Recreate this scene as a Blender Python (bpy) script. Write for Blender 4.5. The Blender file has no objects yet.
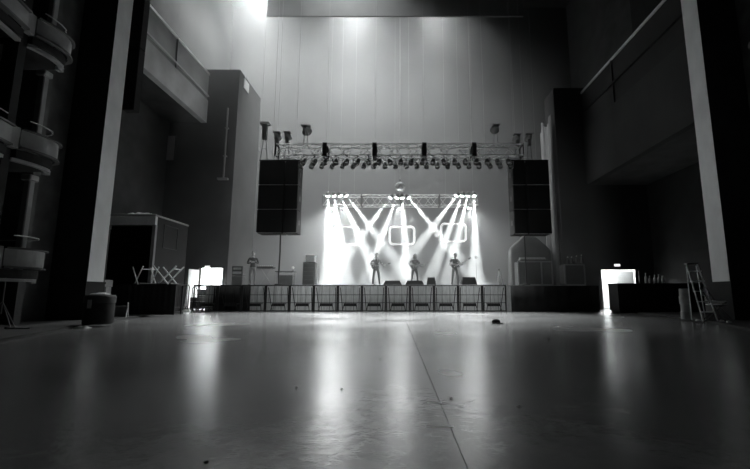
import bpy, bmesh, math, random
from mathutils import Vector, Matrix
random.seed(7)
R = math.radians
PI = math.pi
scn = bpy.context.scene
COL = scn.collection

# ------------------------------------------------------------------ camera
F = 404.0                      # focal length in pixels of a 750 px wide frame
TH = R(8.45)                   # camera looks up a little
EYE = 0.75
cd = bpy.data.cameras.new('camera')
cam = bpy.data.objects.new('camera', cd)
COL.objects.link(cam)
cam.location = (0, 0, EYE)
cam.rotation_euler = (PI / 2 + TH, 0, 0)
cd.sensor_width = 36
cd.lens = F / 750 * 36
cd.shift_x = -25 / 750
cd.clip_end = 200
scn.camera = cam

# ------------------------------------------------------------------ world, exposure
w = bpy.data.worlds.new('world')
scn.world = w
w.use_nodes = True
w.node_tree.nodes['Background'].inputs[0].default_value = (1, 1, 1, 1)
w.node_tree.nodes['Background'].inputs[1].default_value = 0.0004
vs = scn.view_settings
vs.view_transform = 'Standard'
vs.look = 'None'
vs.gamma = 1
vs.use_curve_mapping = False
vs.exposure = 0.0

# light powers (watts)
BEAM_W = 85000
WORK_W = (15000, 21000, 10500, 5000)     # the work lights in the fly loft; the last is added
ADDED_WASH_W = 2000
DOOR_L_W = 1300
DOOR_R_W = 220
PAR_FILL_W = 2300
HAZE = 0.030


# ------------------------------------------------------------------ helpers
def P(px, py, Y):
    """the point at distance Y into the room that the photo shows at pixel px, py"""
    a = (px - 400) / F
    b = (234.5 - py) / F
    yw = math.cos(TH) - b * math.sin(TH)
    zw = math.sin(TH) + b * math.cos(TH)
    t = Y / yw
    return Vector((a * t, Y, EYE + zw * t))


def G(px, py, z=0.0):
    a = (px - 400) / F
    b = (234.5 - py) / F
    yw = math.cos(TH) - b * math.sin(TH)
    zw = math.sin(TH) + b * math.cos(TH)
    t = (z - EYE) / zw
    return Vector((a * t, yw * t, z))


MATS = {}


def mat(name, g, rough=0.6, var=0.15, scale=6.0, bump=0.0, metal=0.0, emit=0.0, spec=0.5, stretch=None, transl=0.0):
    """a grey procedural material with mottling"""
    if name in MATS:
        return MATS[name]
    m = bpy.data.materials.new(name)
    m.use_nodes = True
    nt = m.node_tree
    b = nt.nodes['Principled BSDF']
    tc = nt.nodes.new('ShaderNodeTexCoord')
    mp = nt.nodes.new('ShaderNodeMapping')
    nz = nt.nodes.new('ShaderNodeTexNoise')
    nz.inputs['Scale'].default_value = scale
    nz.inputs['Detail'].default_value = 5
    cr = nt.nodes.new('ShaderNodeValToRGB')
    lo, hi = max(g * (1 - var), 0), min(g * (1 + var), 1)
    cr.color_ramp.elements[0].color = (lo * .985, lo, lo * 1.0, 1)
    cr.color_ramp.elements[1].color = (hi * .985, hi, hi * 1.0, 1)
    cr.color_ramp.elements[0].position = .3
    cr.color_ramp.elements[1].position = .7
    nt.links.new(tc.outputs['Object'], mp.inputs[0])
    if stretch:
        mp.inputs['Scale'].default_value = stretch
    nt.links.new(mp.outputs[0], nz.inputs[0])
    nt.links.new(nz.outputs[0], cr.inputs[0])
    nt.links.new(cr.outputs[0], b.inputs['Base Color'])
    b.inputs['Roughness'].default_value = rough
    b.inputs['Metallic'].default_value = metal
    b.inputs['Specular IOR Level'].default_value = spec
    if bump:
        bp = nt.nodes.new('ShaderNodeBump')
        bp.inputs['Strength'].default_value = bump
        bp.inputs['Distance'].default_value = .02
        nt.links.new(nz.outputs[0], bp.inputs['Height'])
        nt.links.new(bp.outputs[0], b.inputs['Normal'])
    if emit:
        b.inputs['Emission Color'].default_value = (1, 1, 1, 1)
        b.inputs['Emission Strength'].default_value = emit
    MATS[name] = m
    return m


class MB:
    """collects shapes; build() links them as one mesh object"""

    def __init__(s):
        s.v = []
        s.f = []
        s.sm = []

    def add(s, verts, faces, smooth=False, M=None):
        o = len(s.v)
        for v in verts:
            v = Vector(v)
            s.v.append(M @ v if M else v)
        for f in faces:
            s.f.append([i + o for i in f])
            s.sm.append(smooth)
        return s

    def box(s, x0, x1, y0, y1, z0, z1, M=None, bev=0.0):
        if bev <= 0:
            vs_ = [(x, y, z) for x in (x0, x1) for y in (y0, y1) for z in (z0, z1)]
            fs = [(0, 1, 3, 2), (4, 6, 7, 5), (0, 4, 5, 1), (2, 3, 7, 6), (0, 2, 6, 4), (1, 5, 7, 3)]
            return s.add(vs_, fs, False, M)
        bm = bmesh.new()
        bmesh.ops.create_cube(bm, size=1)
        for v in bm.verts:
            v.co = Vector(((x0 + x1) / 2 + v.co.x * (x1 - x0), (y0 + y1) / 2 + v.co.y * (y1 - y0), (z0 + z1) / 2 + v.co.z * (z1 - z0)))
        bmesh.ops.bevel(bm, geom=bm.edges[:], offset=bev, segments=1, affect='EDGES')
        bm.verts.index_update()
        s.add([v.co.copy() for v in bm.verts], [[v.index for v in f.verts] for f in bm.faces], False, M)
        bm.free()
        return s

    def tube(s, pts, r, n=6, M=None, cap=True, smooth=True):
        """tube along a polyline; r a number or a list"""
        pts = [Vector(p) for p in pts]
        rs = r if isinstance(r, (list, tuple)) else [r] * len(pts)
        rings = []
        ref = None
        for i, p in enumerate(pts):
            if i == 0:
                d = pts[1] - p
            elif i == len(pts) - 1:
                d = p - pts[i - 1]
            else:
                d = (pts[i + 1] - p).normalized() + (p - pts[i - 1]).normalized()
            if d.length < 1e-9:
                d = Vector((0, 0, 1))
            d.normalize()
            if ref is None:
                ref = Vector((0, 0, 1)) if abs(d.z) < .9 else Vector((1, 0, 0))
            u = d.cross(ref)
            if u.length < 1e-4:
                ref = Vector((0, 1, 0))
                u = d.cross(ref)
            u.normalize()
            vv = d.cross(u).normalized()
            rings.append([p + (u * math.cos(2 * PI * k / n) + vv * math.sin(2 * PI * k / n)) * rs[i] for k in range(n)])
        V = [q for ring in rings for q in ring]
        Fc = []
        for i in range(len(rings) - 1):
            for k in range(n):
                a, b2 = i * n + k, i * n + (k + 1) % n
                Fc.append((a, b2, b2 + n, a + n))
        s.add(V, Fc, smooth, M)
        if cap:
            s.add(rings[0], [list(range(n))[::-1]], False, M)
            s.add(rings[-1], [list(range(n))], False, M)
        return s

    def lathe(s, prof, n=16, M=None, smooth=True, arc=None):
        """prof: (radius, z) pairs turned about z"""
        V, Fc = [], []
        for (r, z) in prof:
            for k in range(n):
                a = 2 * PI * k / n
                V.append((r * math.cos(a), r * math.sin(a), z))
        for i in range(len(prof) - 1):
            for k in range(n):
                a, b2 = i * n + k, i * n + (k + 1) % n
                Fc.append((a, b2, b2 + n, a + n))
        s.add(V, Fc, smooth, M)
        if prof[0][0] > 1e-6:
            s.add(V[:n], [list(range(n))[::-1]], False, M)
        if prof[-1][0] > 1e-6:
            s.add(V[-n:], [list(range(n))], False, M)
        return s

    def prism(s, poly, y0, y1, M=None, axis='y'):
        """a polygon (u, w) extruded; axis y: u=x, w=z; axis z: u=x, w=y; axis x: u=y, w=z"""
        n = len(poly)

        def mk(u, w_, t):
            return {'y': (u, t, w_), 'z': (u, w_, t), 'x': (t, u, w_)}[axis]
        V = [mk(u, w_, y0) for u, w_ in poly] + [mk(u, w_, y1) for u, w_ in poly]
        Fc = [list(range(n))[::-1], [n + i for i in range(n)]]
        for i in range(n):
            j = (i + 1) % n
            Fc.append((i, j, n + j, n + i))
        return s.add(V, Fc, False, M)

    def ball(s, c, rx, ry, rz, nu=10, nv=7, M=None, smooth=True):
        V = [(c[0], c[1], c[2] - rz)]
        for i in range(1, nv):
            t = PI * i / nv
            for k in range(nu):
                a = 2 * PI * k / nu
                V.append((c[0] + rx * math.sin(t) * math.cos(a), c[1] + ry * math.sin(t) * math.sin(a), c[2] - rz * math.cos(t)))
        V.append((c[0], c[1], c[2] + rz))
        Fc = []
        for k in range(nu):
            Fc.append((0, 1 + (k + 1) % nu, 1 + k))
            Fc.append((len(V) - 1, len(V) - 1 - nu + k, len(V) - 1 - nu + (k + 1) % nu))
        for i in range(nv - 2):
            for k in range(nu):
                a, b2 = 1 + i * nu + k, 1 + i * nu + (k + 1) % nu
                Fc.append((a, b2, b2 + nu, a + nu))
        return s.add(V, Fc, smooth, M)

    def strip(s, pts, z0, z1, th=0.0):
        """upright band that follows a plan polyline (x, y), with a thickness towards its left"""
        n = len(pts)
        off = []
        for i in range(n):
            a = Vector(pts[max(i - 1, 0)])
            b2 = Vector(pts[min(i + 1, n - 1)])
            d = (b2 - a).normalized()
            off.append(Vector((-d.y, d.x)))
        q = [(Vector(pts[i]) + off[i] * th) for i in range(n)]
        for i in range(n - 1):
            A, B2, C2, D = pts[i], pts[i + 1], q[i + 1], q[i]
            V = [(A[0], A[1], z0), (B2[0], B2[1], z0), (C2[0], C2[1], z0), (D[0], D[1], z0),
                 (A[0], A[1], z1), (B2[0], B2[1], z1), (C2[0], C2[1], z1), (D[0], D[1], z1)]
            s.add(V, [(3, 2, 1, 0), (4, 5, 6, 7), (0, 1, 5, 4), (2, 3, 7, 6), (1, 2, 6, 5), (3, 0, 4, 7)])
        return s

    def mesh(s, name):
        me = bpy.data.meshes.new(name)
        me.from_pydata([tuple(v) for v in s.v], [], s.f)
        me.polygons.foreach_set('use_smooth', s.sm)
        bm = bmesh.new()
        bm.from_mesh(me)
        bmesh.ops.recalc_face_normals(bm, faces=bm.faces)
        bm.to_mesh(me)
        bm.free()
        me.update()
        return me

    def build(s, name, m, parent=None):
        return link(name, s.mesh(name), m, parent)


def link(name, me, m, parent=None):
    o = bpy.data.objects.new(name, me)
    COL.objects.link(o)
    if m is not None:
        if not me.materials:
            me.materials.append(m)
    if parent:
        o.parent = parent
    return o


def tag(o, label=None, cat=None, group=None, kind=None):
    if label:
        o['label'] = label
    if cat:
        o['category'] = cat
    if group:
        o['group'] = group
    if kind:
        o['kind'] = kind
    return o


def thing(name, label, cat, loc=(0, 0, 0), rz=0.0, group=None):
    o = bpy.data.objects.new(name, None)
    o.empty_display_size = .1
    COL.objects.link(o)
    o.location = loc
    o.rotation_euler = (0, 0, rz)
    return tag(o, label, cat, group)


def copy_tree(o, parent=None):
    c = o.copy()
    COL.objects.link(c)
    c.parent = parent
    for ch in [x for x in ALLCH(o)]:
        copy_tree(ch, c)
    return c


def ALLCH(o):
    return list(o.children)


def lamp(name, kind, loc, energy, parent=None, aim=None, size=.1, cone=None, blend=.15):
    ld = bpy.data.lights.new(name, kind)
    ld.energy = energy
    ld.color = (.97, 1, 1)
    if kind == 'SPOT':
        ld.spot_size = cone
        ld.spot_blend = blend
        ld.shadow_soft_size = size
    elif kind == 'AREA':
        ld.shape = 'DISK'
        ld.size = size
    else:
        ld.shadow_soft_size = size
    lo = bpy.data.objects.new(name, ld)
    COL.objects.link(lo)
    lo.location = loc
    if aim is not None:
        lo.rotation_euler = Vector(aim).to_track_quat('-Z', 'Y').to_euler()
    if parent:
        lo.parent = parent
    return lo


def aimM(d):
    """matrix that turns -Z towards d"""
    return Vector(d).to_track_quat('-Z', 'Y').to_matrix().to_4x4()


T = Matrix.Translation
RZ = lambda a: Matrix.Rotation(a, 4, 'Z')
RX = lambda a: Matrix.Rotation(a, 4, 'X')
RY = lambda a: Matrix.Rotation(a, 4, 'Y')

ORD = ['first', 'second', 'third', 'fourth', 'fifth', 'sixth', 'seventh', 'eighth', 'ninth', 'tenth', 'eleventh', 'twelfth', 'thirteenth', 'fourteenth', 'fifteenth', 'sixteenth', 'seventeenth', 'eighteenth', 'nineteenth', 'twentieth']
ORD += ['twenty-' + q for q in ORD[:9]] + ['thirtieth'] + ['thirty-' + q for q in ORD[:9]] + ['fortieth'] + ['forty-' + q for q in ORD[:9]]
# ------------------------------------------------------------------ materials
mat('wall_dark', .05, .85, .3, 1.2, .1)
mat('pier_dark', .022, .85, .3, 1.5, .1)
mat('pier_lit', .85, .75, .10, 1.6, .05, stretch=(1, 1, .5))  # inner pillar face, with the stage light put into its colour
mat('box_plaster', .30, .7, .18, 3.0, .08)
mat('box_trim', .38, .55, .15, 4.0)
mat('box_wall', .10, .8, .3, 2.0)
mat('black', .012, .8, .3, 8)
mat('black_cloth', .010, .95, .3, 14)
mat('black_metal', .025, .45, .2, 20, 0, .3)
mat('steel', .55, .35, .12, 30, 0, .8)
mat('alu', .85, .5, .06, 25, 0, .15)
mat('lamp_grey', .22, .5, .15, 20)
mat('speaker_paint', .022, .85, .25, 30, .1)
mat('grille', .014, .6, .3, 60, .2)
mat('deck', .06, .5, .3, 3)
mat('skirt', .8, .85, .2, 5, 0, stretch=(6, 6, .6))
mat('stage_wall', .05, .9, .22, .5, .05)
mat('drape_grey', .26, .9, .2, 2, stretch=(5, 5, .4))
mat('parapet', .34, .75, .15, 1.0)
mat('balcony_shade', .008, .75, .25, 1.0)  # right-hand copies of the parapet tones, darkened as if unlit
mat('fascia_shade', .016, .75, .25, .7)
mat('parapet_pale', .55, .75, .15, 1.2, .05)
mat('rail', .7, .3, .1, 12, 0, .4)
mat('white_paint', .8, .6, .06, 3)
mat('pale_card', .62, .8, .15, 8)
mat('paper', .85, .8, .06, 12)
mat('case', .05, .6, .25, 6)
mat('case_edge', .5, .35, .12, 20, 0, .6)
mat('tarp', .018, .8, .25, 4, .3)
mat('header', .22, .9, .12, .8)
mat('lens', 1, .3, 0, 5, emit=70)
mat('tape', .9, .3, .05, 5, spec=1.0)
mat('tape_worn', .5, .3, .2, 30, spec=1.0)
for q in ('tape', 'tape_worn'):
    MATS[q].node_tree.nodes['Principled BSDF'].inputs['IOR'].default_value = 2.6
mat('lens_dim', .7, .2, 0, 5)
mat('tube_glow', 1, .5, 0, 5, emit=.55)
mat('sign_glow', 1, .5, 0, 5, emit=1.2)
mat('work_lens', 1, .3, 0, 5, emit=25)
mat('skin', .42, .55, .08, 20)
mat('hair', .02, .5, .2, 40)
mat('shirt_dark', .05, .85, .2, 12)
mat('shirt_grey', .14, .85, .2, 12)
mat('shirt_black', .02, .85, .2, 12)
mat('trouser_dark', .035, .85, .2, 14)
mat('trouser_pale', .3, .85, .2, 14)
mat('shoe', .02, .5, .2, 20)
mat('wood', .22, .35, .25, 10, stretch=(1, 8, 1))
mat('wood_dark', .05, .3, .25, 10, stretch=(1, 8, 1))
mat('rubber', .01, .8, .2, 30)
mat('wire', .5, .6, .2, 30)
mat('cable', .03, .7, .2, 30)


def floor_material():
    m = bpy.data.materials.new('polished_concrete')
    m.use_nodes = True
    nt = m.node_tree
    N, L = nt.nodes, nt.links
    b = N['Principled BSDF']
    tc = N.new('ShaderNodeTexCoord')

    def noise(scale, det, stretch=(1, 1, 1), rough=.55):
        mp = N.new('ShaderNodeMapping')
        mp.inputs['Scale'].default_value = stretch
        nz = N.new('ShaderNodeTexNoise')
        nz.inputs['Scale'].default_value = scale
        nz.inputs['Detail'].default_value = det
        nz.inputs['Roughness'].default_value = rough
        L.new(tc.outputs['Object'], mp.inputs[0])
        L.new(mp.outputs[0], nz.inputs[0])
        return nz
    n1 = noise(.55, 6)
    n2 = noise(7, 8, rough=.7)
    mx = N.new('ShaderNodeMath')
    mx.operation = 'MULTIPLY_ADD'
    L.new(n2.outputs[0], mx.inputs[0])
    mx.inputs[1].default_value = .45
    L.new(n1.outputs[0], mx.inputs[2])
    cr = N.new('ShaderNodeValToRGB')
    e = cr.color_ramp.elements
    e[0].position, e[1].position = .3, 1.0
    e[0].color = (.08, .081, .081, 1)
    e[1].color = (.21, .213, .213, 1)
    L.new(mx.outputs[0], cr.inputs[0])
    L.new(cr.outputs[0], b.inputs['Base Color'])
    rr = N.new('ShaderNodeMapRange')
    rr.inputs[1].default_value, rr.inputs[2].default_value = .05, .95
    rr.inputs[3].default_value, rr.inputs[4].default_value = .12, .36
    n5 = noise(.35, 2)
    L.new(n5.outputs[0], rr.inputs[0])
    L.new(rr.outputs[0], b.inputs['Roughness'])
    n3 = noise(14, 6)
    n4 = noise(48, 6, rough=.7)
    ad = N.new('ShaderNodeMath')
    ad.operation = 'MULTIPLY_ADD'
    L.new(n4.outputs[0], ad.inputs[0])
    ad.inputs[1].default_value = .25
    L.new(n3.outputs[0], ad.inputs[2])
    bp = N.new('ShaderNodeBump')
    bp.inputs['Strength'].default_value = .22
    bp.inputs['Distance'].default_value = .012
    L.new(ad.outputs[0], bp.inputs['Height'])
    L.new(bp.outputs[0], b.inputs['Normal'])
    b.inputs['Specular IOR Level'].default_value = 1.0
    b.inputs['IOR'].default_value = 2.1
    MATS['floor'] = m
    return m


floor_material()
M_ = MATS


def struct(name, mb, m, parent=None, label=None):
    o = mb.build(name, m, parent)
    if parent is None:
        o['kind'] = 'structure'
        if label:
            o['label'] = label
    return o


# ------------------------------------------------------------------ the room
DECK = 1.18
YST = 21.0                                     # walls left and right of the stage opening
# main floor with a sawn joint running towards the stage
jx = lambda y: .28 + (y - 3.0) * (-.012)
fl = MB()
gap = .0035
ys = [-4, 34]
for side in (-1, 1):
    V, Fc = [], []
    for y in ys:
        xj = jx(y) + side * gap
        V += [(xj, y, 0), (side * 14, y, 0), (xj, y, -.012)]
    Fc = [(0, 1, 4, 3), (0, 3, 5, 2)]
    fl.add(V, Fc)
fl.box(-14, 14, -4, 34, -.25, -.012)
floor = struct('floor', fl, M_['floor'], label='bare polished concrete hall floor reflecting the stage lights')

# dark slightly raised side aisles whose edges run outward towards the stage
sl = MB()
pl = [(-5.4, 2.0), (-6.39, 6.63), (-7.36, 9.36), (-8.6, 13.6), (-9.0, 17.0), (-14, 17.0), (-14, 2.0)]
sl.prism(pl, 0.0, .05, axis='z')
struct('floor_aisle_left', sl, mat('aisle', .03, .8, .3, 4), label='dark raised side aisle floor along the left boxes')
sl = MB()
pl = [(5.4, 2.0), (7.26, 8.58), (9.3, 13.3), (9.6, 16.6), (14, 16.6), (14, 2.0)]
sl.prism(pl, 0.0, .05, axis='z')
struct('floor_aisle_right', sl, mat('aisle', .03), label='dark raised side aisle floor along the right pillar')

# side walls of the hall
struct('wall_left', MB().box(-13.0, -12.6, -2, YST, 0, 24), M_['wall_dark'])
struct('wall_right', MB().box(13.2, 13.6, -2, YST, 0, 24), mat('wall_shade', .015, .85, .3, 1.2, .1))  # darker than the left wall, shade put into the colour
# back wall, stage-house sides and roof
struct('wall_back', MB().box(-14, 14, 30.0, 30.4, 0, 24), M_['stage_wall'])
struct('wall_stage_left', MB().box(-14.0, -13.6, YST, 30, 0, 24), M_['stage_wall'])
struct('wall_stage_right', MB().box(13.6, 14.0, YST, 30, 0, 24), M_['wall_dark'])
struct('ceiling', MB().box(-14, 14, 12, 30.4, 24, 24.3), M_['wall_dark'])

# proscenium walls beside the stage, each with a lit doorway at floor level
DLx0, DLx1, DLz = -10.42, -9.15, 2.12
DRx0, DRx1, DRz = 10.42, 12.35, 2.04
wl = MB()
wl.box(-13.6, DLx0, YST, YST + .3, 0, 13.2).box(DLx0, DLx1, YST, YST + .3, DLz, 13.2).box(DLx1, -8.95, YST, YST + .3, 0, 13.2)
wl.box(-9.25, -8.95, YST + .3, YST + 3.4, 0, 13.2)
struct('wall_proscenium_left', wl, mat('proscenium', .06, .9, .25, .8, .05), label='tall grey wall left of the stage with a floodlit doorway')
wr = MB()
wr.box(DRx1, 13.6, YST, YST + .3, 0, 12.1).box(DRx0, DRx1, YST, YST + .3, DRz, 12.1).box(8.5, DRx0, YST, YST + .3, 0, 12.1)
wr.box(8.5, 8.8, YST + .3, YST + 1.4, 0, 12.1)
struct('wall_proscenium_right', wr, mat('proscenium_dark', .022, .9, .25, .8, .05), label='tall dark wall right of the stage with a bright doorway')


def lit_room(name, x0, x1, z1, y1, watts, lx):
    m = MB()
    y0 = YST + .3
    m.box(x0 - .5, x1 + .5, y1, y1 + .1, 0, z1 + .6)
    m.box(x0 - .6, x0 - .5, y0, y1 + .1, 0, z1 + .6)
    m.box(x1 + .5, x1 + .6, y0, y1 + .1, 0, z1 + .6)
    m.box(x0 - .6, x1 + .6, y0, y1 + .1, z1 + .6, z1 + .7)
    o = struct(name, m, M_['white_paint'], label='white-walled lit passage behind the doorway')
    return o


lit_room('wall_passage_left', DLx0, -9.85, DLz, 23.6, DOOR_L_W, -10)
lit_room('wall_passage_right', DRx0, DRx1, DRz, 23.6, DOOR_R_W, 11.3)


def bulkhead(label, loc, watts, strength):
    t = thing('ceiling_lamp', label, 'lamp', loc)
    MB().box(-.35, .35, -.1, .1, .03, .1).build('housing', M_['white_paint'], t)
    MB().box(-.33, .33, -.085, .085, 0, .03).build('diffuser', mat('diffuser', 1, .4, 0, 3, emit=strength), t)
    lamp('lamp_light', 'POINT', (0, 0, -.12), watts, t, size=.1)
    return t


bulkhead('bright ceiling lamp in the passage left of the stage', (-10.3, 22.3, DLz + .48), DOOR_L_W, 30)
bulkhead('bright ceiling lamp in the passage right of the stage', (11.3, 22.3, DRz + .48), DOOR_R_W, 30)

# door frames
for nm, x0, x1, z in (('door_1', DLx0, DLx1, DLz), ('door_2', DRx0, DRx1, DRz)):
    m = MB()
    m.box(x0 - .08, x0, YST - .03, YST + .3, 0, z + .08).box(x1, x1 + .08, YST - .03, YST + .3, 0, z + .08).box(x0, x1, YST - .03, YST + .3, z, z + .08)
    struct(nm, m, M_['pier_dark'])
# white open door leaves
m = MB()
m.box(-.04, .0, 0, .9, .01, 2.0)
lf = m.build('door_leaf', M_['white_paint'])
lf.location = (DLx0 - .02, YST - .95, 0)
lf.rotation_euler = (0, 0, R(-3))
tag(lf, 'white door leaf swung open beside the floodlit doorway', 'door')
m = MB()
m.box(-.04, 0, 0, .85, .01, 1.98)
lf2 = m.build('door_leaf', mat('door_grey', .45, .6, .08, 2))
lf2.location = (DRx1 - .06, YST + .34, 0)
lf2.rotation_euler = (0, 0, R(38))
tag(lf2, 'pale grey door leaf opened into the bright right-hand passage', 'door')

# exit signs over the doors
for (px, py, lab, hw) in ((617, 265.2, 'small glowing white exit sign over the bright doorway right of the stage', .15),
                          (207.5, 267.0, 'small glowing white exit sign over the floodlit doorway left of the stage', .13)):
    p = P(px, py, YST - .06)
    t = thing('exit_sign', lab, 'sign', (p.x, YST - .07, p.z - .06))
    MB().box(-hw - .02, hw + .02, 0, .07, -.02, .14, bev=.01).build('housing', M_['black_metal'], t)
    MB().box(-hw, hw, -.012, 0, 0, .12).build('face', M_['sign_glow'], t)

# ------------------------------------------------------------------ proscenium pillars
def pillar(label, xin, side, y0, y1, zb):
    t = thing('pillar', label, 'pillar', (xin, y0, 0))
    s = side
    def bx(xa, xb, ya, yb, za, zb_):
        return MB().box(min(s * xa, s * xb), max(s * xa, s * xb), ya, yb, za, zb_)
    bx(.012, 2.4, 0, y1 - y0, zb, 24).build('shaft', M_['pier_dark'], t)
    bx(0, .012, 0.0, y1 - y0, zb, 24).build('reveal', M_['pier_lit'], t)
    bx(-.02, 2.5, -.05, y1 - y0 + .05, 0, zb - .06).build('plinth', M_['pier_dark'], t)
    bx(-.035, 2.5, -.065, y1 - y0 + .065, zb - .06, zb).build('plinth_cap', M_['pier_dark'], t)
    return t


pillar('tall dark pillar with its inner face painted as lit beside the curved boxes on the left', -8.9, -1, 11.56, 12.2, 1.12)
pillar('tall dark pillar with its inner face painted as lit beside the ladder and chair on the right', 9.3, 1, 11.46, 12.1, 1.12)

# black column hanging beside the left pillar
top = P(143, 0, 12.6)
bot = P(131, 112, 12.6)
t = thing('hanging_column', 'slim black column hung high beside the left pillar', 'speaker', (bot.x - .02, 12.6, bot.z))
H = 20 - bot.z
m = MB()
for k in range(6):
    m.box(-.2, .2, -.15, .15, k * H / 6 + .012, (k + 1) * H / 6, bev=.015)
m.build('cabinet', M_['black'], t)
MB().tube([(0, 0, H), (0, 0, 24 - bot.z)], .03).build('hanger', M_['black_metal'], t)
MB().tube([(-.2, 0, 3.5), (-.62, 0, 3.5)], .03).build('wall_bracket', M_['black_metal'], t)

# ------------------------------------------------------------------ opera boxes
def box_tier(t, s, X, zt, mats_h=.42, curved=True):
    """parts of one balcony box: front band, rails, slab, lower moulding"""
    def pl(off):
        pts = []
        for k in range(9):                      # bulging front from near to far
            y = 8.32 + (9.12 - 8.32) * k / 8
            x = X - .12 * math.sin(PI * k / 10) + off
            pts.append((s * x, y))
        for k in range(1, 7):                    # rounded far corner, back to the wall
            a = R(15 * k)
            pts.append((s * (X - .03 + .34 - .34 * math.cos(a) + off), 9.12 + .26 * math.sin(a) - off * .4))
        pts.append((s * (X + 1.3), 9.40 - off * .4))
        return pts
    sg = -s
    MB().strip(pl(0), zt - .36, zt, .06 * s).build('front_band', M_['box_plaster'], t)
    MB().strip(pl(-.022), zt, zt + .035, .1 * s).build('top_moulding', M_['box_wall'], t)
    MB().strip(pl(-.018), zt - .41, zt - .37, .09 * s).build('bottom_moulding', M_['box_wall'], t)
    MB().strip(pl(.16)[:10], zt - .68, zt - .61, .1 * s).build('soffit_edge', M_['box_trim'], t)
    MB().box(min(s * (X + .12), s * (X + .24)), max(s * (X + .12), s * (X + .24)), 9.2, 9.32, zt - .70, zt - .5).build('bracket', M_['box_trim'], t)
    # slab
    poly = [p for p in pl(.02)] + [(s * (X + 1.65), 9.4), (s * (X + 1.65), 8.34)]
    MB().prism(poly, zt - .60, zt - .42, axis='z').build('slab', M_['pier_dark'], t)
    r = [(x, y, zt + .3) for x, y in pl(.08)[2:]]
    MB().tube(r, .014, 5).build('hand_rail', M_['wire'], t)


def boxes(s, X, label, group=None):
    t = thing('opera_boxes', label, 'balcony', (0, 0, 0))
    for zt in (1.70, 4.26, 6.90, 9.5):
        box_tier(t, s, X, zt)
    return t


def near_box(s, X, label):
    t = thing('opera_boxes', label, 'balcony', (0, 0, 0))
    for zt in (1.70, 4.26, 6.90, 9.5):
        pts = [(s * (X + .02 - .2 * math.sin(PI * k / 8)), 5.6 + 2.5 * k / 8) for k in range(9)]
        def of(o):
            return [(x + s * o, y) for x, y in pts]
        MB().strip(pts, zt - .36, zt, .06 * s).build('front_band', M_['box_plaster'], t)
        MB().strip(of(-.022), zt, zt + .035, .1 * s).build('top_moulding', M_['box_wall'], t)
        MB().strip(of(-.018), zt - .41, zt - .37, .09 * s).build('bottom_moulding', M_['box_wall'], t)
        MB().strip(of(.16), zt - .68, zt - .61, .1 * s).build('soffit_edge', M_['box_trim'], t)
        MB().prism(pts + [(s * (X + 1.65), 8.08), (s * (X + 1.65), 5.6)], zt - .6, zt - .42, axis='z').build('slab', M_['pier_dark'], t)
        MB().tube([(x + s * .08, y, zt + .3) for x, y in pts], .014, 5).build('hand_rail', M_['wire'], t)
    return t


for s, X, where in ((-1, 8.22, 'left'), (1, 8.80, 'right')):
    near_box(s, X, 'stacked curved plaster box fronts nearer the hall on the %s wall' % where)
    boxes(s, X, 'stacked curved plaster boxes against the %s pillar' % where)
    # pier between the two bays
    d = thing('box_pier', 'upright plaster pier between the %s box bays' % where, 'pier', (s * (X - .02), 8.1, 0))
    MB().box(min(s * .12, s * .45), max(s * .12, s * .45), 0.01, .19, 0, 11).build('shaft', M_['pier_dark'], d)
    for zt in (1.70, 4.26, 6.90, 9.5):
        MB().box(min(-s * .02, s * .12), max(-s * .02, s * .12), .01, .19, zt - .42, zt + .04).build('band_block', M_['box_plaster'], d)
    # slender posts
    q = thing('box_post', 'slender plaster post rising through the %s box tiers' % where, 'post', (s * (X + .40), 9.12, 0))
    for z0, z1 in ((1.2, 3.5), (3.78, 6.1), (6.4, 8.75), (9, 11)):
        MB().box(-.075, .075, -.075, .075, z0, z1, bev=.02).build('shaft', M_['box_plaster'], q)
        MB().box(-.12, .12, -.12, .12, z1 - .14, z1, bev=.02).build('capital', M_['box_trim'], q)
    struct('wall_boxes_%s' % where, MB().box(min(s * (X + 1.7), s * (X + 1.9)), max(s * (X + 1.7), s * (X + 1.9)), 4.5, 11.5, 0, 11)
           .box(min(s * (X + .9), s * (X + 4)), max(s * (X + .9), s * (X + 4)), 9.72, 9.9, 0, 24), M_['box_wall'])

# round plaster ornament on the right box front
p = P(747, 74, 8.9)
t = thing('ornament', 'round plaster medallion with scrolls on the right box front', 'ornament', (8.66, 8.75, 6.95), R(-90))
Mx = RX(PI / 2)
MB().lathe([(.26, -.02), (.30, .03), (.26, .07), (.2, .05)], 20, Mx).build('ring', M_['box_plaster'], t)
MB().ball((0, -.05, 0), .13, .07, .13).build('boss', M_['box_trim'], t)
m = MB()
m.tube([(.34 * math.cos(R(a)), -.02, .34 * math.sin(R(a)) + .05) for a in range(20, 165, 12)], [.05] * 13, 6)
m.build('scroll', M_['box_plaster'], t)

# ------------------------------------------------------------------ upper balconies between pillar and stage wall
def balcony(label, s, X, y0, y1, zr, zm, zf, zb):
    t = thing('upper_balcony', label, 'balcony', (s * X, y0, zb))
    L = y1 - y0
    def bx(xa, xb, ya, yb, za, zc):
        return MB().box(min(s * xa, s * xb), max(s * xa, s * xb), ya, yb, za - zb, zc - zb)
    bx(.05, .13, 0, L, zf, zr - .12).build('parapet', M_['parapet'] if s < 0 else M_['balcony_shade'], t)
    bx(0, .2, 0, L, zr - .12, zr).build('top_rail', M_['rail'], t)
    bx(-.04, .1, 0, L, zm - .04, zm + .04).build('mid_rail', M_['parapet_pale'] if s < 0 else M_['balcony_shade'], t)
    bx(0, .3, 0, L, zb, zf).build('fascia', M_['parapet_pale'] if s < 0 else M_['fascia_shade'], t)
    bx(.3, 2.4 if s < 0 else 3.2, 0, L, zb, zb + .25).build('slab', M_['wall_dark'], t)
    k = 0
    for yy in (L * .62,):
        bx(-.02, .06, yy, yy + .08, zf, zr - .12).build('stanchion', M_['parapet'] if s < 0 else M_['fascia_shade'], t)
    return t


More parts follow.
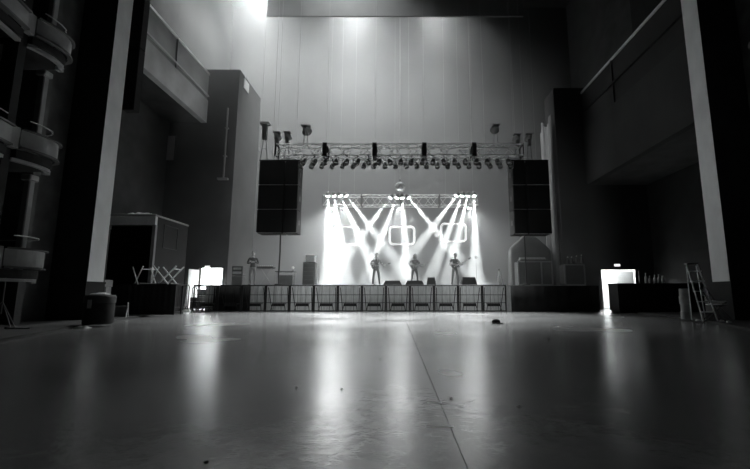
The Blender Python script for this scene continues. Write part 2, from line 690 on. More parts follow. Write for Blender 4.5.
balcony('high left balcony with a bright rail and pale fascia running to the stage wall', -1, 10.6, 12.4, YST, 12.95, 11.6, 11.35, 10.05)
balcony('high balcony coloured dark as if unlit, with a thin bright rail running to the stage wall on the right', 1, 10.0, 12.4, YST, 11.85, 10.6, 9.6, 6.55)

# small pale notice panel on the wall under the left balcony
a, b2 = P(163, 136, YST - .03), P(174, 160, YST - .03)
t = thing('notice_panel', 'faint pale framed panel on the wall under the left balcony', 'panel', (a.x, YST - .03, b2.z))
MB().box(0, b2.x - a.x, -.03, .03, 0, a.z - b2.z).build('board', M_['parapet'], t)
MB().box(-.05, 0, -.05, .03, -.05, a.z - b2.z + .05).box(b2.x - a.x, b2.x - a.x + .05, -.05, .03, -.05, a.z - b2.z + .05).build('frame', M_['case'], t)
# pipe on the left proscenium wall
a, b2 = P(228, 108, YST - .12), P(225, 178, YST - .12)
t = thing('pipe', 'thin upright pipe fixed to the grey wall left of the stage', 'pipe', (a.x, YST - .12, b2.z))
MB().tube([(0, 0, 0), (0, 0, a.z - b2.z)], .05).build('run', M_['parapet'], t)
MB().box(-.3, .25, -.1, .11, -.1, .0).build('foot_bracket', M_['parapet'], t)
for k in (.3, .7):
    MB().box(-.09, .09, -.05, .11, k * (a.z - b2.z), k * (a.z - b2.z) + .06).build('clip', M_['parapet'], t)
# lit patch at the top of that wall, made as a pale plate
p = P(244, 84, YST + .8)
t = thing('lit_patch', 'lit patch at the top corner of the left stage wall, made as a pale plate', 'plate', (-8.93, YST + .55, 12.45))
MB().box(0, .05, 0, .7, 0, .55).build('plate', M_['paper'], t)
MB().tube([(.03, .1, .55), (.03, .1, .75)], .02).build('hook', M_['steel'], t)

# pale drape at the inner edge of the right stage wall
m = MB()
V, Fc = [], []
n = 34
for i in range(n + 1):
    u = i / n
    y = YST + .1 + 1.6 * u
    x = 8.34 - .16 * abs(math.sin(u * 22)) + .05 * math.sin(u * 9)
    zt = 10.6 - .5 * abs(math.sin(u * 5))
    for z in (DECK + .02, 4, 7, zt):
        V.append((x - .10 * (1 - z / 11) * math.sin(u * 31), y, z))
for i in range(n):
    for k in range(3):
        a = i * 4 + k
        Fc.append((a, a + 4, a + 5, a + 1))
m.add(V, Fc, True)
d = m.build('stage_drape', M_['drape_grey'])
sol = d.modifiers.new('thick', 'SOLIDIFY')
sol.thickness = .02
tag(d, 'pale grey pleated drape hanging at the right edge of the stage', 'drape')

# header hanging across the top of the stage house
a, b2 = P(267, 15.5, 24.2), P(523, 15.5, 24.2)
t = thing('header_panel', 'wide grey header panel hanging across the top of the stage house', 'panel', (0, 24.2, a.z))
MB().box(a.x, b2.x, 0, .12, 0, 4.4).build('panel', M_['header'], t)
MB().tube([(a.x, .06, 0), (b2.x, .06, 0)], .07, 8).build('bottom_batten', M_['header'], t)
for k in range(5):
    x = a.x + (b2.x - a.x) * (.05 + .225 * k)
    MB().tube([(x, .06, 4.4), (x, .06, 24 - a.z)], .03).build('hanger', M_['cable'], t)

# work lights in the loft, behind the header; one added in front brightens it
for (x, y, z, wt, lab) in ((-9.9, 25.8, 23.2, WORK_W[0], 'strong work light hung in the loft beyond the left end of the header'),
                           (-3.5, 19.8, 23.5, WORK_W[3], 'added unseen light in front of the header, brightening its face'),
                           (-3.2, 25.8, 23.0, WORK_W[1], 'work light hung in the loft behind the header, left of its middle'),
                           (2.4, 25.8, 23.0, WORK_W[2], 'work light hung in the loft behind the header, right of its middle')):
    t = thing('work_light', lab, 'lamp', (x, y, z))
    MB().lathe([(.12, .3), (.2, .28), (.42, 0), (.4, -.02)], 16).build('reflector', M_['black_metal'], t)
    MB().lathe([(0.0, -.005), (.38, -.005), (.38, .02)], 16).build('lens', M_['work_lens'], t)
    MB().tube([(0, 0, .3), (0, 0, 24 - z)], .02).build('cord', M_['cable'], t)
    lamp('lamp_light', 'SPOT', (0, 0, -.06), wt, t, aim=(0, 0.5 if y < 22 else 0, -1), size=.4, cone=R(140 if x < -5 else 105), blend=1)

# ------------------------------------------------------------------ stage
SX0, SX1, SY0 = -8.85, 8.45, 18.6
st = thing('stage', 'black stage platform with pleated front skirt behind the crowd barriers', 'stage', (0, SY0, 0))
MB().box(SX0, SX1, 0, 2.4, DECK - .12, DECK).box(SX0, SX1, 2.4, 10.2, DECK - .12, DECK).build('deck', M_['deck'], st)
MB().box(SX0, SX1, -.03, 0, DECK - .03, DECK).build('nosing', M_['parapet'], st)


def pleats(x0, x1, y, z0, z1, n, amp=.05, top=.02):
    m = MB()
    V, Fc = [], []
    for i in range(n + 1):
        x = x0 + (x1 - x0) * i / n
        d_ = math.sin(i * PI / 2) + .4 * math.sin(i * .73)
        V += [(x, y - amp * d_, z0), (x, y - top * d_, z1)]
    for i in range(n):
        Fc.append((2 * i, 2 * i + 2, 2 * i + 3, 2 * i + 1))
    m.add(V, Fc, True)
    return m


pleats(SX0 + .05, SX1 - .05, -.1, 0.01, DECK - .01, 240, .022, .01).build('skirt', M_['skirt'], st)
for k in range(9):
    x = SX0 + .3 + k * (SX1 - SX0 - .6) / 8
    MB().box(x - .05, x + .05, .5, .6, 0, DECK - .12).build('leg', M_['black_metal'], st)

# black cloths over the barriers at either side
for x0, x1, y, lab in ((4.8, 8.62, 17.68, 'black cloth hung along the stage front on the right'),
                       (-8.4, -6.75, 18.42, 'black cloth hung along the stage front on the left')):
    o = pleats(x0, x1, y, 0.01, 1.13, int((x1 - x0) * 9), .04, .02).build('black_cloth', M_['black_cloth'])
    sd = o.modifiers.new('thick', 'SOLIDIFY')
    sd.thickness = .01
    tag(o, lab, 'cloth')

# ------------------------------------------------------------------ crowd barriers
BY, BW, BH = 17.8, 1.05, 1.17


def make_barrier():
    t = thing('crowd_barrier', '', 'barrier')
    h = BW / 2 - .004
    for s in (-1, 1):
        MB().box(s * h - (.05 if s > 0 else 0), s * h + (0 if s > 0 else .05), 0, .05, 0, BH - .04).build('post', M_['black_metal'], t)
    MB().box(-h, h, -.03, .08, BH - .05, BH, bev=.01).build('top_rail', M_['black_metal'], t)
    MB().box(-h + .05, h - .05, .01, .04, .03, .07).build('bottom_rail', M_['black_metal'], t)
    MB().box(-h + .05, h - .05, .015, .035, BH * .62, BH * .62 + .022).build('cross_wire', M_['black_metal'], t)
    MB().box(-h + .05, h - .05, .015, .035, BH * .33, BH * .33 + .022).build('cross_wire', M_['black_metal'], t)
    for k in (-.17, .17):
        MB().tube([(k, .025, .07), (k, .025, BH - .05)], .008, 5).build('upright_wire', M_['black_metal'], t)
    MB().box(-.26, .26, .18, .5, .32, .36).box(-.28, .28, .16, .19, .24, .37).build('step_plate', M_['black_metal'], t)
    for s in (-1, 1):
        MB().tube([(s * .27, .2, .32), (s * .33, .12, .02)], .016, 5).build('step_leg', M_['black_metal'], t)
        MB().tube([(s * .42, .05, BH - .12), (s * .36, .5, .02)], .018, 5).build('brace', M_['black_metal'], t)
    MB().box(-h, h, -.05, .54, 0, .012).build('foot_plate', mat('foot_steel', .2, .5, .2, 8, 0, .5), t)
    return t


bar0 = make_barrier()
x = (243 - 400) / 23.1 + BW / 2
xs = []
x0 = -(159.7) / 23.1 + BW / 2
i0 = -2
bars = []
for i in range(-2, 11):
    t = bar0 if not bars else copy_tree(bar0)
    t.location = (x0 + i * BW, BY, 0)
    bars.append(t)
    if i < 0:
        lab = 'crowd barrier section before black cloth, %s in the row from the floodlit doorway' % ORD[i + 2]
    elif i < 11:
        lab = 'crowd barrier section before the lit skirt, %s in the row from the floodlit doorway' % ORD[i + 2]
    else:
        lab = 'crowd barrier section before the right black cloth, %s in the row from the floodlit doorway' % ORD[i + 2]
    tag(t, lab, 'barrier', 'crowd barriers along the stage front')

# pedestrian barriers with fine bars, left of the crowd barriers
def ped_barrier(label, loc, rz, L=1.5):
    t = thing('pedestrian_barrier', label, 'barrier', loc, rz, 'pedestrian barriers')
    m = MB()
    m.tube([(0, 0, .12), (0, 0, 1.02), (.08, 0, 1.1), (L - .08, 0, 1.1), (L, 0, 1.02), (L, 0, .12)], .02)
    m.tube([(0, 0, .2), (L, 0, .2)], .018)
    m.build('frame', M_['black_metal'], t)
    n = int(L / .12)
    for k in range(1, n):
        MB().tube([(k * L / n, 0, .2), (k * L / n, 0, 1.09)], .007, 5, cap=False).build('bar', M_['black_metal'], t)
    for xx in (.18, L - .18):
        MB().tube([(xx, -.28, .015), (xx, -.2, .12), (xx, .2, .12), (xx, .28, .015)], .016).tube([(xx, 0, .12), (xx, 0, .2)], .016).build('foot', M_['black_metal'], t)
    return t


ped_barrier('black pedestrian barrier with fine upright bars next to the cloth-covered table', (-8.86, 15.0, .05), R(88), 2.0)
ped_barrier('black pedestrian barrier with fine upright bars next to the crowd barriers', (-8.8, 17.3, 0), R(35), .9)

# ------------------------------------------------------------------ trusses
def make_truss(name, L, S, m, nb):
    """box truss section along x, its lower front corner at the origin, square section S"""
    t = thing(name, '', 'truss')
    e = .0
    for y in (0, S):
        for z in (0, S):
            MB().tube([(.03, y, z), (L - .03, y, z)], .027, 6).build('chord', m, t)
    for face in range(4):
        for k in range(nb):
            xa, xb = .06 + (L - .12) * k / nb, .06 + (L - .12) * (k + 1) / nb
            lo, hi = (0, S) if k % 2 == 0 else (S, 0)
            if face == 0:
                q = [(xa, 0, lo), (xb, 0, hi)]
            elif face == 1:
                q = [(xa, S, hi), (xb, S, lo)]
            elif face == 2:
                q = [(xa, lo, S), (xb, hi, S)]
            else:
                q = [(xa, hi, 0), (xb, lo, 0)]
            MB().tube(q, .014, 5, cap=False).build('brace', m, t)
    for xx in (0, L - .04):
        mm = MB()
        mm.box(xx, xx + .04, -.03, S + .03, -.03, .03).box(xx, xx + .04, -.03, S + .03, S - .03, S + .03)
        mm.box(xx, xx + .04, -.03, .03, -.03, S + .03).box(xx, xx + .04, S - .03, S + .03, -.03, S + .03)
        mm.build('end_plate', M_['black_metal'], t)
    return t


FY = 17.9
FZ = P(400, 157, FY).z
FS = P(400, 146, FY).z - FZ
FT0, FL = P(277, 150, FY).x, (P(522, 150, FY).x - P(277, 150, FY).x) / 5
tr = make_truss('truss', FL, FS, M_['alu'], 5)
for k in range(5):
    t = tr if k == 0 else copy_tree(tr)
    t.location = (FT0 + k * FL, FY - FS / 2, FZ)
    lab = ['front truss section above the left loudspeaker stack', 'front truss section second from the left loudspeaker stack', 'middle section of the front lighting truss',
           'front truss section second from the right loudspeaker stack', 'front truss section beside the right loudspeaker stack'][k]
    tag(t, 'silver box ' + lab, 'truss', 'front truss sections')
# dark clamp covers over the joints
for k in range(1, 5):
    x = FT0 + k * FL
    t = thing('chain_hoist', 'dark chain hoist at the %s joint of the front truss from the left loudspeaker stack' % ORD[k - 1], 'hoist', (x, FY, FZ), 0, 'hoists on the front truss')
    m = MB()
    m.box(-.10, .10, -FS / 2 - .1, FS / 2 + .1, -.06, -.03).box(-.10, .10, -FS / 2 - .09, -FS / 2 - .05, -.06, FS + .04).box(-.10, .10, FS / 2 + .05, FS / 2 + .09, -.06, FS + .04)
    m.build('cradle', M_['black_metal'], t)
    MB().box(-.11, .11, -.1, .1, .12, FS - .04, bev=.03).build('motor', M_['black_metal'], t)
    MB().tube([(0, 0, FS - .04), (0, 0, 24 - FZ)], .006, 5).build('chain', M_['wire'], t)

BZ = P(400, 205, 25).z
BS = P(400, 195, 25).z - BZ
tr2 = make_truss('truss', 2.48, BS, M_['alu'], 5)
for k in range(4):
    t = tr2 if k == 0 else copy_tree(tr2)
    t.location = (-4.93 + k * 2.48, 25, BZ)
    tag(t, 'silver box truss section at the back of the stage ' + ['under the left bank of spotlights', 'just left of the mirror ball', 'just right of the mirror ball', 'under the right bank of spotlights'][k], 'truss', 'back truss sections')
for x, lab in ((-4.6, 'thin steel cable holding the left end of the back truss'), (4.7, 'thin steel cable holding the right end of the back truss')):
    t = thing('hanging_cable', lab, 'cable', (x, 25 + BS / 2, BZ + BS))
    MB().tube([(0, 0, .1), (0, 0, 24 - BZ - BS)], .006, 5).build('line', M_['wire'], t)
    MB().tube([(0, -BS / 2, 0), (0, 0, .35), (0, BS / 2, 0)], .012, 5).build('bridle', M_['wire'], t)

# hanging lines in the haze
for px in (470, 483, 513, 522, 279, 262):
    a = P(px, 100, 22.5)
    zb = 8.5 if px > 300 else 9.2
    t = thing('hanging_line', 'thin slack line hanging from the stage-house roof', 'line', (a.x, 22.5, zb), 0, 'lines hanging from the roof')
    MB().tube([(0, 0, 0), (.02, 0, 4), (-.01, 0, 9), (0, 0, 24 - zb)], .009, 5).build('line', M_['wire'], t)
    MB().tube([(0, 0, -.16), (0, 0, 0)], .05, 6).build('weight', M_['wire'], t)


# ------------------------------------------------------------------ par cans under the front truss
def make_par():
    t = thing('par_can', '', 'lamp')
    Mt = T((0, 0, -.30)) @ RX(R(-38))
    MB().lathe([(.05, .17), (.09, .15), (.1, .05), (.115, -.14), (.105, -.14), (.09, .0)], 10, Mt).build('can', M_['lamp_grey'], t)
    MB().lathe([(0, -.02), (.095, -.02)], 10, Mt).build('lens', M_['lens_dim'], t.children[0])
    MB().tube([(-.125, 0, -.30), (-.125, 0, -.08), (.125, 0, -.08), (.125, 0, -.30)], .012, 5).build('yoke', M_['steel'], t)
    MB().box(-.03, .03, -.04, .04, -.09, .0).build('clamp', M_['steel'], t)
    return t


par0 = make_par()
first = True
px = 300.0
n = 0
while px < 516:
    c = P(px, 158, FY)
    t = par0 if first else copy_tree(par0)
    first = False
    t.location = (c.x, FY - FS / 2 + (.0 if n % 2 else FS), FZ - .03)
    t.rotation_euler = (0, 0, R(random.uniform(-25, 25)))
    tag(t, 'small black par can under the front truss, %s from the left loudspeaker stack' % ORD[n], 'lamp', 'par cans under the front truss')
    if n % 8 == 3:
        lo = lamp('lamp_light', 'SPOT', (0, .0, -.5), PAR_FILL_W, t, aim=(0, -.45, -1), size=.1, cone=R(78), blend=1)  # spot added in some cans to light the pit floor and skirt
    px += 5.3
    n += 1


# ------------------------------------------------------------------ lamps standing on top of the truss and stacks
def pole_lamp(label, px, pbot, ptop, Y, wide, kind):
    a = P(px, pbot, Y)
    b2 = P(px, ptop, Y)
    h = b2.z - a.z
    t = thing('pole_lamp', label, 'lamp', (a.x, Y, a.z))
    if kind == 'tower':
        MB().box(-.10, .10, -.10, .10, h * .55, h - .06).build('column', M_['lamp_grey'], t)
        MB().box(-wide, wide, -.2, .2, h - .1, h, bev=.03).build('head', M_['parapet'], t)
        for sx in (-1, 1):
            MB().tube([(sx * .17, 0, 0), (sx * .06, 0, h * .56)], .02, 5).build('leg', M_['lamp_grey'], t)
        MB().tube([(-.1, 0, h * .3), (.1, 0, h * .3)], .015, 5).build('cross_bar', M_['lamp_grey'], t)
    else:
        for sx in (-1, 1):
            MB().tube([(sx * .1, 0, 0), (sx * .07, 0, h - .22)], .018, 5).build('leg', M_['lamp_grey'], t)
        Mt = T((0, 0, h - .1)) @ RX(R(62 if kind == 'down' else 80)) @ RZ(0)
        MB().lathe([(.06, .2), (.12, .18), (.15, 0), (wide, -.2), (wide * .9, -.2)], 12, Mt).build('head', M_['lamp_grey'], t)
        MB().lathe([(0, -.19), (wide * .88, -.19)], 12, Mt).build('lens', M_['lens_dim'], [c_ for c_ in t.children if c_.name.startswith('head')][0])
        MB().box(-wide * .9, wide * .9, -.22, .1, h, h + .05, bev=.02).build('visor', M_['parapet'], t)
        if kind == 'down':
            MB().box(-.09, .09, -.08, .08, h - .55, h - .24, bev=.02).build('ballast', M_['lamp_grey'], t)
    return t


pole_lamp('flat-topped lamp tower standing on the left loudspeaker stack', 263.5, 160, 123, 18.8, .23, 'tower')
pole_lamp('hooded lamp of a pair on the left loudspeaker stack, nearer the tower', 276, 160, 133.5, 18.8, .19, 'down')
pole_lamp('hooded lamp of a pair on the left loudspeaker stack, nearer the truss', 286.5, 160, 133.5, 18.8, .18, 'down')
pole_lamp('hooded lamp on thin legs on the left end of the front truss', 305.5, 146, 127, FY, .24, 'flat')
pole_lamp('hooded lamp on thin legs on the right end of the front truss', 496, 146, 126, FY, .21, 'flat')
pole_lamp('hooded lamp of a pair above the right loudspeaker stack, nearer the truss', 518, 160, 135.5, 18.8, .2, 'down')
pole_lamp('hooded lamp of a pair above the right loudspeaker stack, nearer the drape', 530, 160, 135, 18.8, .18, 'down')

# ------------------------------------------------------------------ loudspeaker stacks
def cabinet(label, x, y, z, wd, h, dp, rz, group):
    t = thing('loudspeaker', label, 'speaker', (x, y, z), rz, group)
    cb = MB().box(-wd / 2, wd / 2, 0, dp, .012, h, bev=.02).build('cabinet', M_['speaker_paint'], t)
    MB().box(-wd / 2 + .05, wd / 2 - .05, -.015, .0, .06, h - .05).build('grille', M_['grille'], t)
    MB().box(-wd / 2 + .005, wd / 2 - .005, -.02, 0.01, .0, .022).build('edge_rail', M_['case_edge'], t)
    for s in (-1, 1):
        MB().box(s * (wd / 2 + .005) - .012, s * (wd / 2 + .005) + .012, dp * .3, dp * .55, h * .4, h * .6).build('handle', M_['black_metal'], cb)
    return t


def stack(side, xl, xm, xr, rows, Y):
    for j, (pt, pb) in enumerate(rows):
        zt, zb = P(300, pt, Y).z, P(300, pb, Y).z
        for (xa, xb, cn) in ((xl, xm, 'outer' if side == 'left' else 'inner'), (xm, xr, 'inner' if side == 'left' else 'outer')):
            A, B2 = P(xa + .6, 200, Y).x, P(xb - .6, 200, Y).x
            rown = ('top', 'middle', 'bottom')[j]
            cabinet('black loudspeaker, %s row and %s column of the %s hung stack' % (rown, cn, side), (A + B2) / 2, Y, zb, B2 - A, zt - zb, .85, 0, '%s loudspeaker stack' % side)
    zt = P(300, rows[0][0], Y).z
    A, B2 = P(xl, 200, Y).x, P(xr, 200, Y).x
    t = thing('flying_frame', 'steel flying frame and chains on top of the %s loudspeaker stack' % side, 'frame', ((A + B2) / 2, Y + .4, zt + .012))
    wd = B2 - A
    m = MB()
    m.box(-wd / 2, wd / 2, -.35, -.27, 0, .07).box(-wd / 2, wd / 2, .27, .35, 0, .07)
    m.box(-wd / 2, -wd / 2 + .08, -.35, .35, 0, .07).box(wd / 2 - .08, wd / 2, -.35, .35, 0, .07)
    m.build('frame', M_['black_metal'], t)
    for s in (-1, 1):
        MB().tube([(s * wd * .3, .3, .07), (s * wd * .3, .3, 24 - zt - .012)], .008, 5).build('chain', M_['wire'], t)
        MB().tube([(s * wd * .3 - .08, 0, .05), (s * wd * .15, 0, .28), (0, 0, .3)], .018, 5).build('bow', M_['case_edge'], t)


stack('left', 257, 283.5, 298, ((161, 185), (185, 209.5), (209.5, 233)), 18.5)
stack('right', 513, 527, 551, ((161, 185), (185, 209.5), (209.5, 234)), 18.5)
# cables hanging from the stacks to the deck
for px, lab in ((280.5, 'thick black cable hanging from the left loudspeaker stack to the stage'), (524, 'thick black cable hanging from the right loudspeaker stack to the stage')):
    a = P(px, 233, 18.9)
    t = thing('speaker_cable', lab, 'cable', (a.x, 18.9, DECK))
    MB().tube([(.02, 0, .03), (0, 0, .4), (0.02, 0, 1.6), (0, 0, a.z - DECK + .05)], .035, 6).build('cable', M_['cable'], t)
    MB().lathe([(.16, 0), (.18, .03), (.16, .06), (.1, .06), (.1, 0)], 12).build('coil', M_['cable'], t)

# ------------------------------------------------------------------ beam spotlights on the back truss
def spotlight(label, px, py, tx, ty, tY, watts, cone, group):
    L0 = P(px, py, 24.72)
    tg = P(tx, ty, tY)
    d = (tg - L0).normalized()
    t = thing('spotlight', label, 'lamp', L0, 0, group)
    Mt = aimM(d)
    hs = MB().lathe([(.05, .2), (.1, .18), (.12, .05), (.13, -.1), (.12, -.1), (.11, -.02)], 12, Mt).build('housing', M_['black_metal'], t)
    MB().lathe([(0, -.06), (.115, -.06)], 12, Mt).build('lens', M_['lens'], hs)
    MB().tube([(-.15, .0, 0), (-.15, .1, -.05 + .1), (0, .16, .1), (.15, .1, .05), (.15, 0, 0)], .014, 5).build('yoke', M_['steel'], t)
    MB().tube([(0, .16, .1), (0, .28, BZ + BS - L0.z)], .02, 5).build('clamp', M_['steel'], t)
    lamp('lamp_light', 'SPOT', d * .14, watts, t, aim=d, size=.05, cone=cone + R(2.5), blend=.6)
    return t


GL = 'left bank of beam spotlights'
GC = 'middle bank of beam spotlights'
GR = 'right bank of beam spotlights'
BW_ = BEAM_W
spotlight('outermost spotlight of the left bank, beam straight down', 328, 195, 330, 262, 23.6, BW_ * 1.3, R(13), GL)
spotlight('second spotlight of the left bank, beam almost straight down', 334, 195, 343, 262, 23.6, BW_ * 1.2, R(11), GL)
spotlight('third spotlight of the left bank, beam tilted towards the middle', 340, 195, 358, 234, 24.0, BW_ * 1.2, R(9), GL)
spotlight('innermost spotlight of the left bank, beam slanting most to the middle', 346, 195, 372, 229, 24.0, BW_, R(8), GL)
spotlight('spotlight left of the mirror ball, beam slanting most to the left', 391, 197, 367.5, 228, 24.0, BW_, R(9), GC)
spotlight('spotlight under the mirror ball, beam slanting slightly left', 397, 197, 382, 237, 24.0, BW_, R(8), GC)
spotlight('spotlight under the mirror ball, beam straight down', 402, 197, 406, 259, 23.6, BW_ * 1.2, R(8.5), GC)
spotlight('spotlight right of the mirror ball, beam slanting to the right', 408, 197, 432, 226, 24.0, BW_, R(8), GC)
spotlight('innermost spotlight of the right bank, beam slanting most to the middle', 457, 195, 432, 228, 24.0, BW_, R(8), GR)
spotlight('second spotlight of the right bank, beam slanting to the middle', 462.5, 195, 447, 235, 24.0, BW_, R(8), GR)
spotlight('third spotlight of the right bank, beam slightly tilted', 468, 195, 457, 240, 24.0, BW_, R(8), GR)
spotlight('outermost spotlight of the right bank, beam straight down', 474, 195, 475.5, 259, 23.6, BW_ * 1.3, R(9), GR)

# fill lights added under the back truss for haze glow and floor streaks
for px, lab, k in ((332, 'added fill light under the left bank of spotlights, nearer its outer end', 1.3), (344, 'added fill light under the left bank of spotlights, nearer its inner end', .9),
                   (400, 'added fill light under the middle bank of spotlights', 1.0), (469, 'added fill light under the right bank of spotlights', 1.0)):
    c = P(px, 207, 24.95)
    t = thing('added_wash', lab, 'lamp', (c.x, 24.95, BZ - .24), 0, 'added fill lights on the back truss')
    MB().box(-.16, .16, -.06, .1, -.1, .1, bev=.02).build('housing', M_['black_metal'], t)
    MB().box(-.13, .13, -.07, -.06, -.075, .075).build('lens', mat('added_wash_lens', 1, .3, 0, 5, emit=.6), t)
    MB().tube([(-.18, 0, 0), (-.18, .05, .14), (.18, .05, .14), (.18, 0, 0)], .012, 5).tube([(0, .05, .14), (0, .05, .26)], .02, 5).build('yoke', M_['steel'], t)
    lamp('lamp_light', 'SPOT', (0, -.12, 0), ADDED_WASH_W * k, t, aim=(0, -.45, -1), size=.12, cone=R(110), blend=1)

# mirror ball
c = P(400, 187, 24.56)
t = thing('mirror_ball', 'mirror ball hanging over the middle bank of spotlights', 'mirror ball', c)
m = MB()
nu, nv, rr = 24, 14, .36
for i in range(nv):
    t0, t1 = PI * i / nv + .012, PI * (i + 1) / nv - .012
    for k in range(nu):
        a0, a1 = 2 * PI * k / nu + .012, 2 * PI * (k + 1) / nu - .012
        q = [(rr * math.sin(tt) * math.cos(aa), rr * math.sin(tt) * math.sin(aa), rr * math.cos(tt)) for tt, aa in ((t0, a0), (t1, a0), (t1, a1), (t0, a1))]
        m.add(q, [(0, 1, 2, 3)])
o = m.build('mirror_tiles', mat('mirror', .9, .08, 0, 5, metal=1), t)
o['kind'] = 'stuff'
MB().ball((0, 0, 0), .35, .35, .35, 16, 10).build('core', M_['steel'], t)
MB().tube([(0, 0, .34), (0, 0, .48)], .06, 8).build('motor', M_['black_metal'], t)
MB().tube([(0, 0, .48), (0, 0, 24 - c.z)], .014, 5).build('hanger', M_['wire'], t)

# ------------------------------------------------------------------ glowing rounded frames at the back of the stage
def rounded(hw, hh, r, n=5):
    pts = []
    for cx, cz, a0 in ((hw - r, hh - r, 0), (-hw + r, hh - r, 90), (-hw + r, -hh + r, 180), (hw - r, -hh + r, 270)):
        for k in range(n + 1):
            a = R(a0 + 90 * k / n)
            pts.append((cx + r * math.cos(a), 0, cz + r * math.sin(a)))
    return pts + pts[:2]


for px, py, lab in ((346, 235.5, 'glowing rounded rectangular frame behind the left guitarist'), (402, 235.5, 'glowing rounded rectangular frame behind the middle singer'),
                    (453.5, 232.5, 'glowing rounded rectangular frame behind the right guitarist')):
    c = P(px, py, 27.5)
    t = thing('light_frame', lab, 'light frame', c, 0, 'glowing frames at the back of the stage')
    MB().tube(rounded(.86, .62, .25), .065, 6).build('tube', M_['tube_glow'], t)
    MB().tube(rounded(.78, .54, .2), .03, 6).build('backing_frame', M_['white_paint'], t)
    for s in (-1, 1):
        MB().tube([(s * .5, .05, .62), (s * .5, .05, 24 - c.z)], .005, 5).build('hanger', M_['wire'], t)

# ------------------------------------------------------------------ people
BONE_PARTS = {}


def person(label, loc, rz, J, shirt, trouser, sleeve='short', group=None, hair='short'):
    """one continuous body grown on a skeleton; J overrides the joints of a standing figure"""
    j = {
        'pelvis': (0, 0, .96), 'waist': (0, .01, 1.10), 'chest': (0, 0, 1.30), 'neck': (0, .0, 1.47), 'head0': (0, -.015, 1.55),
        'shL': (.175, .0, 1.41), 'elL': (.25, .02, 1.13), 'wrL': (.26, -.06, .88), 'haL': (.26, -.09, .80),
        'shR': (-.175, .0, 1.41), 'elR': (-.25, .02, 1.13), 'wrR': (-.26, -.06, .88), 'haR': (-.26, -.09, .80),
        'hiL': (.09, 0, .90), 'knL': (.11, -.02, .50), 'anL': (.12, .02, .09), 'toL': (.14, -.15, .045),
        'hiR': (-.09, 0, .90), 'knR': (-.11, -.02, .50), 'anR': (-.12, .02, .09), 'toR': (-.14, -.15, .045),
    }
    j.update(J)
    rad = {'pelvis': (.15, .115), 'waist': (.135, .10), 'chest': (.165, .115), 'neck': (.058, .058), 'head0': (.06, .065),
           'sh': (.066, .066), 'el': (.043, .043), 'wr': (.03, .03), 'ha': (.038, .022), 'hi': (.088, .09), 'kn': (.058, .06), 'an': (.04, .045), 'to': (.04, .035)}
    names = list(j)
    idx = {n_: i for i, n_ in enumerate(names)}
    E = [('pelvis', 'waist'), ('waist', 'chest'), ('chest', 'neck'), ('neck', 'head0')]
    for s in 'LR':
        E += [('chest', 'sh' + s), ('sh' + s, 'el' + s), ('el' + s, 'wr' + s), ('wr' + s, 'ha' + s), ('pelvis', 'hi' + s), ('hi' + s, 'kn' + s), ('kn' + s, 'an' + s), ('an' + s, 'to' + s)]
    me = bpy.data.meshes.new('body')
    me.from_pydata([j[n_] for n_ in names], [(idx[a_], idx[b_]) for a_, b_ in E], [])
    o = bpy.data.objects.new('body_tmp', me)
    COL.objects.link(o)
    sk = o.modifiers.new('skin', 'SKIN')
    sk.branch_smoothing = .6
    sk.use_smooth_shade = True
    o.modifiers.new('sub', 'SUBSURF').levels = 1
    sv = me.skin_vertices[0].data if me.skin_vertices else None
    if sv is None:
        bm = bmesh.new()
        bm.from_mesh(me)
        bm.verts.layers.skin.verify()
        bm.to_mesh(me)
        bm.free()
        sv = me.skin_vertices[0].data
    for n_ in names:
        r = rad.get(n_) or rad[n_[:2]]
        sv[idx[n_]].radius = r
        sv[idx[n_]].use_root = n_ == 'pelvis'
    dg = bpy.context.evaluated_depsgraph_get()
    dg.update()
    ev = bpy.data.meshes.new_from_object(o.evaluated_get(dg))
    bpy.data.objects.remove(o)
    mats = [M_['skin'], M_[shirt], M_[trouser], M_['shoe'], M_['hair']]
    ev.materials.clear()
    for q in mats:
        ev.materials.append(q)

    def bone_mat(c):
        best, bi = 1e9, 0
        for a_, b_ in E:
            A, B2 = Vector(j[a_]), Vector(j[b_])
            d = B2 - A
            tt = max(0, min(1, (c - A).dot(d) / max(d.length_squared, 1e-9)))
            dist = (c - (A + d * tt)).length
            k2 = b_[:2]
            if b_ in ('waist', 'chest'):
                dist -= .07
            if k2 in ('hi',):
                dist -= .02
            if dist < best:
                best = dist
                if b_ in ('waist', 'chest') or k2 == 'sh':
                    bi = 1 if c.z > j['pelvis'][2] + .02 else 2
                elif b_ in ('neck', 'head0'):
                    bi = 1 if tt < .75 and b_ == 'neck' else 0
                elif k2 == 'el':
                    bi = 1 if (sleeve == 'long' or tt < .62) else 0
                elif k2 == 'wr':
                    bi = 1 if sleeve == 'long' and tt < .9 else 0
                elif k2 == 'ha':
                    bi = 0
                elif k2 in ('hi', 'kn', 'an'):
                    bi = 3 if (k2 == 'an' and tt > .93) else 2
                elif k2 == 'to':
                    bi = 3
        return bi
    for p_ in ev.polygons:
        p_.material_index = bone_mat(p_.center)
    # head, face and fingers joined to the same mesh
    hd = MB()
    hc = Vector(j['head0']) + Vector((0, -.012, .09))
    hd.ball(hc, .078, .098, .118, 12, 9)
    hd.ball(hc + Vector((0, -.035, -.062)), .055, .058, .055, 10, 6)
    hd.tube([hc + Vector((0, -.09, .015)), hc + Vector((0, -.118, -.028)), hc + Vector((0, -.095, -.035))], [.008, .017, .014], 6)
    for s in (-1, 1):
        hd.ball(hc + Vector((s * .08, .008, -.01)), .012, .022, .034, 6, 5)
    dk = MB()
    for s in (-1, 1):
        dk.ball(hc + Vector((s * .032, -.088, .012)), .013, .009, .008, 6, 4)
    dk.box(hc.x - .022, hc.x + .022, hc.y - .098, hc.y - .088, hc.z - .068, hc.z - .062)
